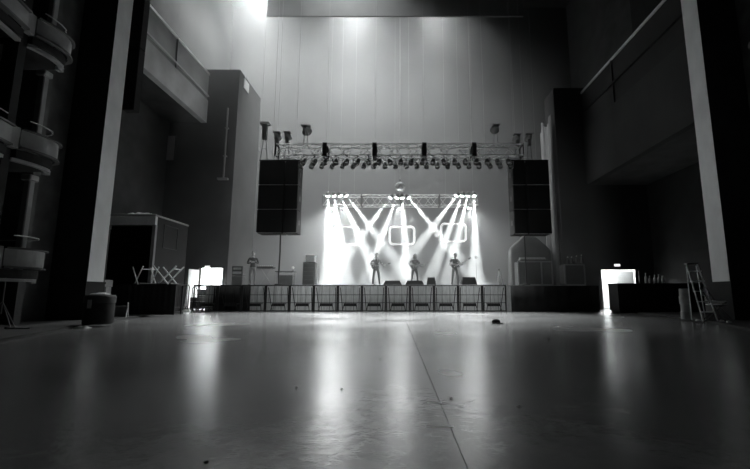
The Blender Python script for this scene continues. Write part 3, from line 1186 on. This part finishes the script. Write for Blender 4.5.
    for s in 'LR':
        wr_, ha = Vector(j['wr' + s]), Vector(j['ha' + s])
        d = (ha - wr_).normalized()
        side = d.cross(Vector((0, -1, 0)))
        if side.length < .2:
            side = d.cross(Vector((0, 0, 1)))
        side.normalize()
        nrm = side.cross(d).normalized()
        if nrm.z > 0:
            nrm = -nrm
        for k in range(4):
            b_ = ha + side * (-.027 + .018 * k) + d * .012
            ln = (.070, .080, .075, .058)[k]
            hd.tube([b_, b_ + d * ln * .45 + nrm * .006, b_ + d * ln * .75 + nrm * .026, b_ + d * ln * .8 + nrm * .046], [.0095, .009, .008, .006], 6)
        th = wr_ + (ha - wr_) * .55 - side * .03
        hd.tube([th, th - side * .022 + d * .03 + nrm * .01, th - side * .018 + d * .062 + nrm * .022], [.012, .0105, .008], 6)
    bm = bmesh.new()
    bm.from_mesh(ev)
    for mb, mi in ((hd, 0), (dk, 4)):
        vs_ = [bm.verts.new(v) for v in mb.v]
        for f in mb.f:
            try:
                nf = bm.faces.new([vs_[i] for i in f])
                nf.material_index = mi
                nf.smooth = True
            except ValueError:
                pass
    bm.to_mesh(ev)
    bm.free()
    t = thing('person', label, 'person', loc, rz, group)
    body = link('body', ev, None, t)
    hb = MB()
    hb.ball(hc + Vector((0, .018, .032)), .09, .1, .105, 12, 8)
    hb.ball(hc + Vector((0, .05, -.02)), .078, .065, .085, 10, 6)
    if hair == 'long':
        for s in (-1, 1):
            hb.tube([hc + Vector((s * .07, .02, .03)), hc + Vector((s * .085, .03, -.07)), hc + Vector((s * .07, .04, -.15))], [.03, .034, .015], 6)
    hb.build('hair', M_['hair'], t)
    return t


def guitar(label, M, wood, bass=False):
    """electric guitar in local space: body at the origin, neck along +x, front towards -y"""
    t = thing('guitar', label, 'guitar')
    t.matrix_world = M
    out = [(.20, .0), (.20, .055), (.13, .095), (.19, .15), (.13, .16), (.05, .125), (-.03, .125), (-.12, .17), (-.2, .15), (-.235, .05), (-.235, -.06), (-.19, -.155), (-.1, -.17), (-.02, -.125), (.05, -.13), (.14, -.175), (.2, -.16), (.15, -.09), (.19, -.05)]
    gb = MB().prism(out, -.022, .022).build('body', M_[wood], t)
    L = .78 if bass else .64
    MB().box(.12, L, -.034, -.014, -.026, .026).build('neck', M_['wood'], t)
    MB().prism([(L, -.028), (L, .028), (L + .05, .045), (L + .17, .05), (L + .18, .01), (L + .1, -.03)], -.03, -.014).build('headstock', M_[wood], t)
    m = MB()
    for k in range(4):
        m.box(-.1, L + .03, -.038, -.036, -.018 + .012 * k - .0015, -.018 + .012 * k + .0015)
    o = m.build('strings', M_['steel'], t)
    o['kind'] = 'stuff'
    MB().box(-.12, -.08, -.04, -.022, -.045, .045).box(-.02, .02, -.034, -.022, -.045, .045).box(.06, .09, -.034, -.022, -.045, .045).build('pickups', M_['steel'], gb)
    MB().tube([(-.23, 0, .02), (-.22, .16, .22), (-.02, .22, .46), (.16, .1, .42), (.2, 0, .2), (.19, 0, .14)], .014, 5).build('strap', M_['rubber'], t)
    return t


def guitarist(label, glabel, px, Y, rz, tilt, shirt, trouser, wood, lean=0.0, bass=False, hair='short', turn=0.0):
    base = P(px, 283, Y)
    loc = Vector((base.x, Y, DECK))
    ga = R(tilt)
    gc = Vector((-.04, -.20, 1.08))                # guitar body centre in the person's frame
    ax = Vector((math.cos(ga), -.12, math.sin(ga))).normalized()
    fret = gc + ax * .50 + Vector((0, -.035, -.02))
    strum = gc + Vector((-.02, -.075, .03))
    J = {
        'elR': (-.33, -.02, 1.15), 'wrR': tuple(strum + Vector((-.12, .02, .04))), 'haR': tuple(strum + Vector((-.045, -.0, .012))),
        'elL': (.34, -.04, 1.13), 'wrL': tuple(fret + Vector((.01, .03, -.08))), 'haL': tuple(fret + Vector((0, -.0, -.022))),
        'hiL': (.095, 0, .90), 'knL': (.15, -.06, .50), 'anL': (.19, .0, .09), 'toL': (.24, -.15, .045),
        'knR': (-.13, .0, .50), 'anR': (-.16, .04, .09), 'toR': (-.2, -.12, .045),
        'neck': (.0, -.02 - lean * .5, 1.47), 'head0': (.02, -.05 - lean, 1.545),
    }
    t = person(label, loc, rz, J, shirt, trouser, 'short', 'band on the stage', hair)
    Mg = T(loc) @ RZ(rz) @ T(gc) @ RZ(math.atan2(ax.y, ax.x)) @ RY(-math.asin(ax.z))
    guitar(glabel, Mg, wood, bass)
    return t


PY = 21.6
guitarist('person in a grey shirt playing a guitar on the left of the stage, head bowed', 'guitar held by the left player, neck nearly level', 376, PY, R(6), 8, 'shirt_grey', 'trouser_dark', 'wood_dark', .035)
guitarist('slim person at centre stage with a guitar held low', 'guitar held by the centre player, neck slightly raised', 414.5, PY + .3, R(18), 14, 'shirt_dark', 'trouser_dark', 'wood', .0, hair='long')
guitarist('person in dark clothes on the right of the stage with guitar neck raised', 'long-necked guitar held by the right player, neck raised', 455, PY - .1, R(20), 26, 'shirt_black', 'trouser_dark', 'wood_dark', .01, bass=True)
# stage hand at the left wing
person('person in dark clothes standing with arms folded by the left wing', Vector((P(252, 283, 20.6).x, 20.6, DECK)), R(15),
       {'elR': (-.27, -.05, 1.13), 'wrR': (-.04, -.19, 1.17), 'haR': (.04, -.2, 1.19), 'elL': (.27, -.05, 1.14), 'wrL': (.03, -.16, 1.22), 'haL': (-.05, -.17, 1.23)},
       'shirt_black', 'trouser_pale', 'long')

# ------------------------------------------------------------------ stage furniture
def wedge(label, pxa, pxb, Y, ptop, rz=0):
    a, b2, tp = P(pxa, 284, Y), P(pxb, 284, Y), P(pxa, ptop, Y).z
    wd = b2.x - a.x
    h = tp - DECK
    t = thing('stage_monitor', label, 'speaker', ((a.x + b2.x) / 2, Y, DECK), rz, 'monitor wedges on the stage')
    pr = [(0, 0), (.55, 0), (.6, h * .35), (.25, h), (.08, h)]
    V = [(sx * (wd / 2 - .12 * wd * z_ / h), y_, z_) for sx in (-1, 1) for y_, z_ in pr]
    MB().add(V, [(4, 3, 2, 1, 0), (5, 6, 7, 8, 9)] + [(k, (k + 1) % 5, 5 + (k + 1) % 5, 5 + k) for k in range(5)]).build('cabinet', M_['speaker_paint'], t)
    v0, v1 = Vector((0, .605, h * .38)), Vector((0, .27, h * .99))
    MB().add([(-wd * .42, .607, h * .4), (wd * .42, .607, h * .4), (wd * .35, .27, h * 1.0), (-wd * .35, .27, h * 1.0)], [(0, 1, 2, 3)]).build('grille', M_['grille'], t)
    for s in (-1, 1):
        MB().box(s * wd * .445 - .012, s * wd * .445 + .012, .2, .32, h * .4, h * .55).build('handle', M_['black_metal'], t)
    return t


wedge('wide monitor wedge at the stage edge before the left guitarist', 383, 402, 19.0, 280.5)
wedge('wide monitor wedge at the stage edge before the centre player', 405, 424.5, 19.0, 280.5)
wedge('tall monitor wedge between the centre and right players', 426.5, 436, 19.5, 277.3, R(-6))
wedge('broad monitor wedge at the stage edge right of the right guitarist', 461.5, 477.5, 19.2, 277)

# rack with a white box on top, left of the beams
a, b2 = P(303, 262, 20.4), P(314.5, 284, 20.4)
t = thing('amp_rack', 'dark upright equipment rack left of the light beams', 'rack', ((a.x + b2.x) / 2, 20.4, DECK))
wd = b2.x - a.x
h = a.z - DECK
MB().box(-wd / 2, wd / 2, 0, .6, .06, h, bev=.015).build('body', M_['case'], t)
for k in range(5):
    z = .12 + k * (h - .2) / 5
    MB().box(-wd / 2 + .04, wd / 2 - .04, -.012, 0, z, z + (h - .2) / 5 - .02).build('drawer', M_['black_metal'], t)
for sx in (-1, 1):
    MB().box(sx * wd * .36 - .03, sx * wd * .36 + .03, .1, .5, 0, .06).build('foot', M_['rubber'], t)
t = thing('white_box', 'white lidded box on top of the dark equipment rack', 'box', ((a.x + b2.x) / 2 + .03, 20.45, a.z))
MB().box(-.22, .22, 0, .42, 0, .28, bev=.02).build('body', M_['paper'], t)
MB().box(-.24, .24, -.02, .44, .28, .37, bev=.015).build('lid', M_['paper'], t)

# low framed table between the stage hand and the rack
a, b2 = P(275, 271, 20.3), P(293, 284, 20.3)
wd, h = b2.x - a.x, a.z - DECK
t = thing('equipment_table', 'low framed equipment table under the hanging cable at the left wing', 'table', (a.x, 20.3, DECK))
MB().box(0, wd, 0, .6, h - .05, h).build('top', M_['case'], t)
for sx in (.03, wd - .03):
    for sy in (.03, .57):
        MB().box(sx - .02, sx + .02, sy - .02, sy + .02, 0, h - .05).build('leg', M_['parapet'], t)
MB().box(.15, wd - .05, .1, .5, .02, h * .72).build('shelf_case', M_['case'], t)
t = thing('desk_lamp', 'small pale lamp on the framed equipment table', 'lamp', (a.x + wd - .08, 20.5, a.z))
MB().lathe([(.07, 0), (.07, .02), (.012, .03), (.012, .12)], 10).build('stand', M_['black_metal'], t)
MB().ball((0, 0, .17), .07, .07, .07).build('shade', M_['paper'], t)

# keyboard stand / mixer left of it
a = P(266, 268, 20.2)
t = thing('mixing_desk', 'slanted mixing desk on a cross stand beside the dark-clothed stage hand', 'mixer', (a.x, 20.2, DECK))
hh = a.z - DECK
MB().tube([(-.3, 0, 0), (.3, 0, hh)], .02, 5).tube([(.3, .1, 0), (-.3, .1, hh)], .02, 5).build('stand', M_['parapet'], t)
MB().box(-.4, .4, -.2, .3, hh - .02, hh + .08, bev=.02).build('desk', M_['case'], t)
m = MB()
for k in range(8):
    m.box(-.35 + k * .095, -.32 + k * .095, -.1, -.06, hh + .08, hh + .11)
m.build('faders', M_['paper'], t)

# amplifier by the door
a, b2 = P(232, 266, 20.5), P(242, 284, 20.5)
t = thing('amplifier_stack', 'grey amplifier stack with pale panels beside the floodlit doorway', 'amplifier', ((a.x + b2.x) / 2, 20.5, DECK))
wd = b2.x - a.x
hh = a.z - DECK
MB().box(-wd / 2, wd / 2, 0, .45, 0, hh * .5, bev=.02).build('cabinet', M_['case'], t)
MB().box(-wd / 2, wd / 2, 0, .45, hh * .52, hh, bev=.02).build('head', M_['case'], t)
MB().box(-wd / 2 + .06, wd / 2 - .06, -.012, 0, hh * .6, hh * .72).build('front_panel', M_['pale_card'], t)
MB().box(-wd / 2 + .08, wd / 2 - .08, -.012, 0, hh * .82, hh * .92).build('name_plate', M_['pale_card'], t)
MB().box(-wd / 2 + .04, wd / 2 - .04, -.012, 0, .06, hh * .42).build('grille', M_['grille'], t)

# microphone stand on the right, pale cone-shaped stand further right
a = P(476, 258, 21)
t = thing('microphone_stand', 'thin microphone stand with a pale tip right of the right guitarist', 'stand', (a.x, 21, DECK))
MB().lathe([(.13, 0), (.13, .02), (.02, .03)], 12).build('base', M_['black_metal'], t)
MB().tube([(0, 0, .03), (0, 0, a.z - DECK)], .011, 6).build('pole', M_['black_metal'], t)
MB().ball((0, -.02, a.z - DECK + .03), .05, .05, .05).build('microphone', M_['paper'], t)
a = P(499, 270.5, 20)
t = thing('folded_stand', 'small pale folded tripod stand at the right of the lit stage', 'stand', (a.x, 20, DECK))
hh = a.z - DECK
for k in range(3):
    an = R(90 + 120 * k)
    MB().tube([(.16 * math.cos(an), .16 * math.sin(an), 0), (.02 * math.cos(an), .02 * math.sin(an), hh)], [.02, .035], 6).build('leg', M_['paper'], t)
MB().tube([(0, 0, hh - .06), (0, 0, hh + .06)], .04, 8).build('collar', M_['case'], t)

# framed road cases at the right wing
def road_case(label, pxa, pxb, ptop, Y, depth=.7, bay=1):
    a, b2 = P(pxa, ptop, Y), P(pxb, 284, Y)
    wd, hh = b2.x - a.x, a.z - DECK
    t = thing('road_case', label, 'case', (a.x, Y, DECK))
    MB().box(.03, wd - .03, .03, depth, .05, hh - .03).build('panels', M_['case'], t)
    for xx in (0, wd - .06):
        MB().box(xx, xx + .06, -.01, .05, 0, hh).build('edge', M_['case_edge'], t)
    MB().box(0.06, wd - .06, -.01, .05, hh - .06, hh).build('edge', M_['case_edge'], t)
    MB().box(0.06, wd - .06, -.01, .05, 0.02, .08).build('edge', M_['case_edge'], t)
    if bay > 1:
        MB().box(wd * .68 - .03, wd * .68 + .03, -.01, .05, .08, hh - .06).build('edge', M_['case_edge'], t)
    return t


road_case('large dark case with pale metal edges at the right wing', 517.5, 553.5, 261, 20.2, bay=2)
road_case('dark case left of the tall rear wing, with pale edges and clutter on top', 564, 586, 264, 20.0)
a, b2 = P(522, 250, 21.0), P(548, 258, 21.0)
# tarpaulin hump behind
m = MB()
V, Fc = [], []
n = 18
x0_, x1_ = P(511, 250, 21.6).x, P(549, 250, 21.6).x
ztop = P(530, 234, 21.6).z
zsh = P(530, 247.5, 21.6).z
for i in range(n + 1):
    u = i / n
    x_ = x0_ + (x1_ - x0_) * u
    prof = math.sin(PI * u)
    zt = zsh + (ztop - zsh) * prof * (1 - .1 * abs(math.sin(u * 9)))
    V += [(x_, 21.3, DECK), (x_, 21.42, DECK + 1.6), (x_, 21.5 + .03 * math.sin(u * 12), zt - .12), (x_, 21.75, zt), (x_, 22.2, zt - .2), (x_, 22.3, DECK)]
for i in range(n):
    for k in range(5):
        q = i * 6 + k
        Fc.append((q, q + 6, q + 7, q + 1))
Fc.append([k for k in range(6)])
Fc.append([n * 6 + k for k in range(6)][::-1])
m.add(V, Fc, True)
o = m.build('covered_load', M_['tarp'])
tag(o, 'tall round-topped load under a dark tarpaulin behind the large case', 'tarpaulin')
# shelf of a frame on top of the big case
a, b2 = P(520, 255.5, 20.25), P(548, 253.5, 20.25)
t = thing('keyboard', 'keyboard in a dark shell lying on the large pale-edged case', 'keyboard', (a.x, 20.25, P(520, 261, 20.2).z))
MB().box(0, b2.x - a.x, 0, .38, 0, .1, bev=.015).build('shell', M_['case'], t)
MB().box(.1, b2.x - a.x - .1, .02, .18, .1, .115).build('keys', M_['paper'], t)
MB().box(.05, b2.x - a.x - .05, .28, .38, .1, .22).build('panel', M_['case_edge'], t)

# clutter on the second case and right wing
base = P(566, 264, 20.0)
for k, (px, hpx, kind) in enumerate(((568, 5, 'bottle'), (572, 9, 'bottle'), (577, 6, 'bottle'), (582, 11, 'bottle'))):
    a = P(px, 264, 20.25)
    h = .3 + .05 * (hpx % 4)
    t = thing('bottle', ['squat dark bottle on the pale-edged case by the right wing', 'dark bottle second from the squat one on the pale-edged case', 'short dark bottle next to the tallest on the pale-edged case', 'tall dark bottle at the end of the pale-edged case'][k], 'bottle', (a.x, 20.25, base.z), 0, 'bottles on the wing case')
    MB().lathe([(.06, 0), (.065, .02), (.065, h * .6), (.025, h * .75), (.025, h)], 10).build('glass', mat('bottle_glass', .06, .15, .1, 8), t)
    MB().lathe([(.03, h), (.03, h + .03)], 8).build('cap', M_['paper'], t)

def floor_case(label, x0, x1, y, h, dp):
    t = thing('road_case', label, 'case', ((x0 + x1) / 2, y, 0))
    wd = x1 - x0
    b = MB().box(-wd / 2, wd / 2, 0, dp, .1, h, bev=.02).build('body', M_['case'], t)
    MB().box(-wd / 2 - .005, wd / 2 + .005, -.01, dp + .01, h * .68, h * .71).build('lid_edge', M_['case_edge'], t)
    MB().lathe([(.09, -.012), (.09, 0), (.06, 0)], 14, T((0, 0, h * .45)) @ RX(PI / 2)).build('latch', M_['case_edge'], b)
    for sx in (-1, 1):
        for yy in (.08, dp - .08):
            MB().tube([(sx * (wd / 2 - .1) - .02, yy, .05), (sx * (wd / 2 - .1) + .02, yy, .05)], .05, 10).build('caster', M_['rubber'], t)
    return t


floor_case('dark wheeled case on the floor just before the floodlit doorway', -9.75, -9.05, 19.6, 1.0, .6)
floor_case('low dark wheeled case between the door leaf and the black cloth', -9.6, -9.1, 18.7, .62, .5)

# ------------------------------------------------------------------ booth at the left
BX, BY0, BY1, BZT = -9.2, 15.0, 17.3, 3.62
t = thing('booth', 'boxy dark booth with a pale top edge behind the left pillar', 'booth', (BX, BY0, 0.05))
MB().box(-3.3, 0, -.05, .1, BZT - .32, BZT).build('fascia', M_['paper'], t)
MB().box(-3.3, .03, -.1, BY1 - BY0, BZT, BZT + .07).build('roof', M_['parapet'], t)
MB().box(-.12, 0, 0, .12, 0, BZT - .32).build('corner_post', M_['parapet'], t)
MB().box(-.06, 0, .12, BY1 - BY0, 0, BZT).build('side_panel', mat('booth_side', .012, .7, .2, 2), t)
MB().box(-3.3, -.06, BY1 - BY0 - .06, BY1 - BY0, 0, BZT).build('back_panel', M_['black'], t)
MB().box(-1.9, -1.65, -.06, .0, BZT - .5, BZT - .32).build('bracket', M_['parapet'], t)
m = MB()
m.box(0, .02, .55, .58, 2.5, 3.4).box(0, .02, 1.5, 1.53, 2.5, 3.4).box(0, .02, .55, 1.53, 2.48, 2.51).box(0, .02, .55, 1.53, 3.38, 3.41)
m.build('side_frame', M_['case'], t)
# light leak by the floodlit doorway, built as a slim white cone
a = G(186.5, 309)
t = thing('light_leak_cone', 'slim white cone standing in for a light leak beside the floodlit doorway', 'cone', (a.x, 18.6, 0))
t.location.x = P(186.5, 300, 18.6).x
MB().box(-.15, .15, -.15, .15, 0, .03, bev=.008).build('base', M_['paper'], t)
MB().lathe([(.11, .03), (.02, .78), (.0, .79)], 14).build('cone', M_['paper'], t)
# crumpled sheet on the booth roof
def crumple(name, L, W_, H_, m_, seed, nx=16, ny=6):
    rnd = random.Random(seed)
    V, Fc = [], []
    for i in range(nx + 1):
        for k in range(ny + 1):
            u, v = i / nx, k / ny
            e = min(1, 6 * u * (1 - u)) * min(1, 5 * v * (1 - v))
            V.append((L * (u - .5), W_ * (v - .5), H_ * e * rnd.uniform(.35, 1) + .005))
    for i in range(nx):
        for k in range(ny):
            q = i * (ny + 1) + k
            Fc.append((q, q + ny + 1, q + ny + 2, q + 1))
    V2 = [(x_, y_, 0) for x_, y_, z_ in V]
    n_ = len(V)
    b = MB()
    b.add(V + V2, Fc + [tuple(i + n_ for i in f)[::-1] for f in Fc])
    return b.build(name, m_)


a = P(139, 214, 15.3)
o = crumple('crumpled_sheet', 1.15, .5, .16, M_['paper'], 3)
o.location = (a.x, 15.4, BZT + .12)
tag(o, 'crumpled white sheet lying on the booth roof', 'sheet')

# cloth-covered table with upturned chairs
a, b2 = P(112, 285, 14.3), P(178, 285, 14.3)
t = thing('draped_table', 'long table draped in black cloth in front of the booth', 'table', (a.x, 14.2, .05))
wd, hh = b2.x - a.x, 1.05
MB().box(0, wd, 0, .6, hh - .04, hh).build('top', M_['black'], t)
pleats(0, wd, -.03, .01, hh - .02, 44, .03, .01).build('cloth', M_['black_cloth'], t)
for sx in (.06, wd - .06):
    for sy in (.08, .55):
        MB().box(sx - .025, sx + .025, sy - .025, sy + .025, 0, hh - .04).build('leg', M_['black_metal'], t)


def chair(label, M, group='loose folding chairs', leg='paper', seat='case', stool=False):
    t = thing('bar_stool' if stool else 'folding_chair', label, 'stool' if stool else 'chair', group=group)
    t.matrix_world = M
    MB().box(-.2, .2, -.2, .18, .42, .45, bev=.012).build('seat', M_[seat], t)
    if not stool:
        MB().box(-.2, .2, .235, .26, .66, .86, bev=.01).build('backrest', M_[seat], t)
    for s in (-1, 1):
        MB().tube([(s * .21, -.26, .012), (s * .21, .12, .45)] if stool else [(s * .21, -.26, .012), (s * .21, .05, .45), (s * .21, .25, .88)], .016, 6).build('leg', M_[leg], t)
        MB().tube([(s * .185, .26, .012), (s * .185, -.12, .43)], .016, 6).build('leg', M_[leg], t)
    if not stool:
        MB().tube([(-.21, .25, .88), (.21, .25, .88)], .016, 6).build('top_bar', M_[leg], t)
    MB().tube([(-.185, .2, .08), (.185, .2, .08)], .012, 6).build('cross_bar', M_[leg], t)
    return t


ZT = .05 + hh
a = P(168, 283, 14.5)
chair('stool upturned on the draped table with pale legs spread in a V', T((a.x, 14.5, ZT + .66)) @ RZ(R(92)) @ RX(PI) @ Matrix.Scale(1.46, 4), 'upturned stools', stool=True)
a = P(145, 283, 14.5)
chair('stool upturned on the draped table, turned half sideways', T((a.x, 14.5, ZT + .64)) @ RZ(R(55)) @ RX(PI) @ Matrix.Scale(1.4, 4), 'upturned stools', stool=True)

# pale cartons and a chair by the left pillar foot
a = P(101, 300, 12.9)
z = .05
for k, (wd, h, dx, rz) in enumerate(((.46, .36, 0, 5), (.42, .32, .03, -8), (.4, .26, -.02, 12), (.36, .22, .02, -4))):
    t = thing('carton', ['lowest and largest pale carton in the pile by the left pillar foot', 'second pale carton up in the pile by the left pillar foot', 'third pale carton up in the pile by the left pillar foot', 'topmost small pale carton on the pile by the left pillar foot'][k], 'box', (a.x + dx, 12.9, z), R(rz), 'cartons by the left pillar')
    MB().box(-wd / 2, wd / 2, -.17, .17, 0, h - .004, bev=.008).build('body', mat('carton', .3, .8, .2, 5), t)
    MB().box(-wd / 2, wd / 2, -.03, .03, h - .004, h).build('tape', M_['case_edge'], t)
    z += h
a = P(118, 300, 12.6)
chair('folding chair with pale legs tipped over beside the pale cartons', T((a.x, 12.7, .24)) @ RZ(R(30)) @ RX(R(-96)), leg='pale_card')

# dark drum case on the left aisle with a pale cloth on it, crumpled paper in front
a = G(88, 325, .05)
t = thing('drum_case', 'round dark case standing at the foot of the left pillar', 'case', (a.x, a.y + .3, .05))
MB().lathe([(.30, 0), (.31, .03), (.31, .62), (.29, .64)], 20).build('shell', M_['black'], t)
MB().lathe([(.325, .5), (.325, .64), (.3, .69), (.0, .7)], 20).build('lid', M_['case'], t)
MB().box(-.04, .04, -.345, -.31, .38, .58).build('latch', M_['case_edge'], t)
o = crumple('folded_cloth', .34, .3, .05, M_['pale_card'], 5, 8, 6)
o.location = (a.x, a.y + .3, .752)
tag(o, 'pale folded cloth on top of the round dark case', 'cloth')
a = G(80, 328.3, .0)
o = crumple('crumpled_paper', .3, .2, .07, M_['paper'], 9, 9, 6)
o.location = (a.x + .05, a.y, .001)
tag(o, 'crumpled white paper on the floor edge below the left pillar', 'paper')

# light stand at the far left
a, b2 = G(11, 329, .05), G(30, 329, .05)
t = thing('lighting_stand', 'thin dark lighting stand with spread legs below the left boxes', 'stand', (a.x - .35, a.y + .1, .05))
for k in range(3):
    an = R(-10 + 120 * k)
    MB().tube([(.42 * math.cos(an), .42 * math.sin(an), .01), (0, 0, .55)], .013, 5).build('leg', M_['parapet'], t)
MB().tube([(0, 0, .3), (0, 0, 1.1)], .014, 6).build('pole', M_['parapet'], t)
MB().box(-.1, .1, -.06, .06, 1.1, 1.25, bev=.02).build('head', M_['case'], t)
t = thing('floor_bar', 'pale metal bar lying on the aisle below the left boxes', 'bar', ((a.x + b2.x) / 2 - .05, a.y, .06), R(4))
MB().box(-.24, .24, -.02, .02, -.01, .02).build('bar', M_['parapet'], t)
MB().box(-.24, -.2, -.035, .035, -.01, .03).build('end_clamp', M_['case'], t)

# ------------------------------------------------------------------ counter at the right
t = thing('counter', 'long black counter in front of the bright doorway on the right', 'counter', (9.08, 17.0, 0))
MB().box(0.02, 3.6, .03, .8, .08, 1.17).build('body', M_['black'], t)
MB().box(0, 3.62, 0, .84, 1.17, 1.22, bev=.01).build('worktop', M_['black'], t)
MB().box(.06, 3.58, .08, .76, 0, .08).build('plinth', M_['rubber'], t)
for k in range(5):
    MB().box(.08 + k * .7, .72 + k * .7, .015, .03, .14, 1.1).build('front_panel', M_['black'], t)
for k, px in enumerate((646, 650, 655, 659, 663)):
    a = P(px, 280, 17.35)
    h = (.42, .3, .34, .36, .3)[k]
    t = thing('bottle', ['tallest pale bottle at the end of the counter row', 'shortest pale bottle next to the tallest on the counter', 'pale bottle in the middle of the counter row', 'pale bottle second from the wall end of the counter row', 'pale bottle at the wall end of the counter row'][k], 'bottle', (a.x, 17.35, 1.22), 0, 'bottles on the counter')
    MB().lathe([(.05, 0), (.055, .02), (.055, h * .62), (.02, h * .78), (.02, h)], 10).build('glass', M_['pale_card'], t)
    MB().lathe([(.025, h), (.025, h + .025)], 8).build('cap', M_['paper'], t)

# ladder, chair and bits at the right pillar foot
a = P(704, 300, 11.0)
t = thing('step_ladder', 'aluminium step ladder leaning at the foot of the right pillar', 'ladder', (a.x, 11.0, .05), R(-12))
for s in (-1, 1):
    MB().tube([(s * .17 + .1, 0, 0), (s * .13 - .06, .32, 1.55)], .018, 6).build('rail', M_['alu'], t)
    MB().tube([(s * .17 + .1, .62, 0), (s * .12 - .06, .36, 1.5)], .014, 6).build('rear_leg', M_['alu'], t)
for k in range(5):
    u = (k + .8) / 5.6
    MB().box(-.16 + .1 - .16 * u, .16 + .1 - .16 * u, .32 * u - .04, .32 * u + .06, 1.55 * u, 1.55 * u + .025).build('tread', M_['alu'], t)
MB().box(-.2, .08, .26, .44, 1.53, 1.57).build('cap', M_['case'], t)
a = G(712, 320, .05)
chair('folding chair with a white seat in front of the right pillar', T((a.x, a.y - .2, .05)) @ RZ(R(35)) @ T((0, 0, -.0)) , leg='black_metal', seat='paper')
t = thing('open_binder', 'open white binder lying on the white chair seat', 'binder', (a.x, a.y - .2, .502), R(20))
MB().add([(-.22, -.14, .08), (0, -.14, .0), (0, .14, .0), (-.22, .14, .08), (-.22, -.14, .09), (0, -.14, .012), (0, .14, .012), (-.22, .14, .09)], [(0, 1, 2, 3), (4, 5, 6, 7), (0, 1, 5, 4), (2, 3, 7, 6), (0, 3, 7, 4), (1, 2, 6, 5)]).build('cover', M_['paper'], t)
MB().add([(.22, -.14, .06), (0, -.14, .0), (0, .14, .0), (.22, .14, .06), (.22, -.14, .07), (0, -.14, .012), (0, .14, .012), (.22, .14, .07)], [(0, 1, 2, 3), (4, 5, 6, 7), (0, 1, 5, 4), (2, 3, 7, 6), (0, 3, 7, 4), (1, 2, 6, 5)]).build('cover', M_['paper'], t)
# tins stacked left of the ladder
a = P(684, 300, 11.8)
z = .05
for k in range(4):
    t = thing('paint_tin', ['lowest', 'second lowest', 'second highest', 'topmost'][k] + ' paint tin of the pile left of the step ladder', 'tin', (a.x + .02 * (k % 2), 11.8, z), 0, 'paint tins by the ladder')
    MB().lathe([(.12, 0), (.125, .01), (.12, .02), (.12, .2), (.125, .21)], 14).build('tin', M_['parapet'], t)
    MB().lathe([(.11, .21), (.11, .216), (0, .217)], 14).build('lid', M_['case_edge'], t)
    z += .218
for k, (px, py) in enumerate(((722, 321.5), (729, 322.5), (698, 321))):
    a = G(px, py, .05)
    o = crumple('paper_scrap', .12, .09, .05, M_['paper'], 20 + k, 5, 4)
    o.location = (a.x, a.y, .051)
    tag(o, 'small white paper scrap on the aisle by the right pillar foot', 'paper', 'paper scraps by the right pillar')

# ------------------------------------------------------------------ things on the floor
a = G(496, 323.5)
t = thing('cap', 'black cap lying alone on the concrete floor before the stage', 'cap', (a.x, a.y, 0), R(10))
MB().ball((0, 0, .045), .115, .1, .075, 12, 8).build('crown', M_['rubber'], t)
MB().prism([(-.05, -.08), (.05, -.09), (.14, -.13), (.08, -.19), (-.02, -.18), (-.09, -.12)], .005, .02, axis='z').build('brim', M_['rubber'], t)
for px, py, L, W_, lab in ((440, 426.5, .155, .016, 'bright white tape mark across the floor joint'), (434.5, 403, .10, .012, 'fainter white tape mark across the floor joint')):
    a = G(px, py)
    o = MB().box(-L / 2, L / 2, -W_ / 2, W_ / 2, 0.0005, .002).build('tape_mark', M_['tape'] if W_ > .014 else M_['tape_worn'])
    o.location = (a.x, a.y, 0)
    tag(o, lab, 'tape')
for k, (px, py) in enumerate(((451, 399), (296, 388), (341.5, 389.5), (206, 463), (519, 407), (380, 359), (549, 340))):
    a = G(px, py)
    s = .012 if k != 6 else .025
    o = MB().ball((0, 0, s * .4), s, s * .8, s * .5, 7, 5).build('pebble', M_['rubber'])
    o.location = (a.x, a.y, 0)
    tag(o, 'small dark pebble of dirt on the concrete floor', 'debris', 'dirt on the floor')

# ------------------------------------------------------------------ haze over the stage
hz = MB().box(-12.55, 10.2, 17.95, 29.95, .02, 23.9).build('stage_haze', None)
hm = bpy.data.materials.new('haze')
hm.use_nodes = True
nt = hm.node_tree
nt.nodes.clear()
out = nt.nodes.new('ShaderNodeOutputMaterial')
vsn = nt.nodes.new('ShaderNodeVolumeScatter')
vsn.inputs['Density'].default_value = HAZE
vsn.inputs['Anisotropy'].default_value = .25
vsn.inputs['Color'].default_value = (.97, 1, 1, 1)
nt.links.new(vsn.outputs[0], out.inputs['Volume'])
hz.data.materials.append(hm)
tag(hz, 'pale stage smoke filling the stage house', 'haze', kind='stuff')
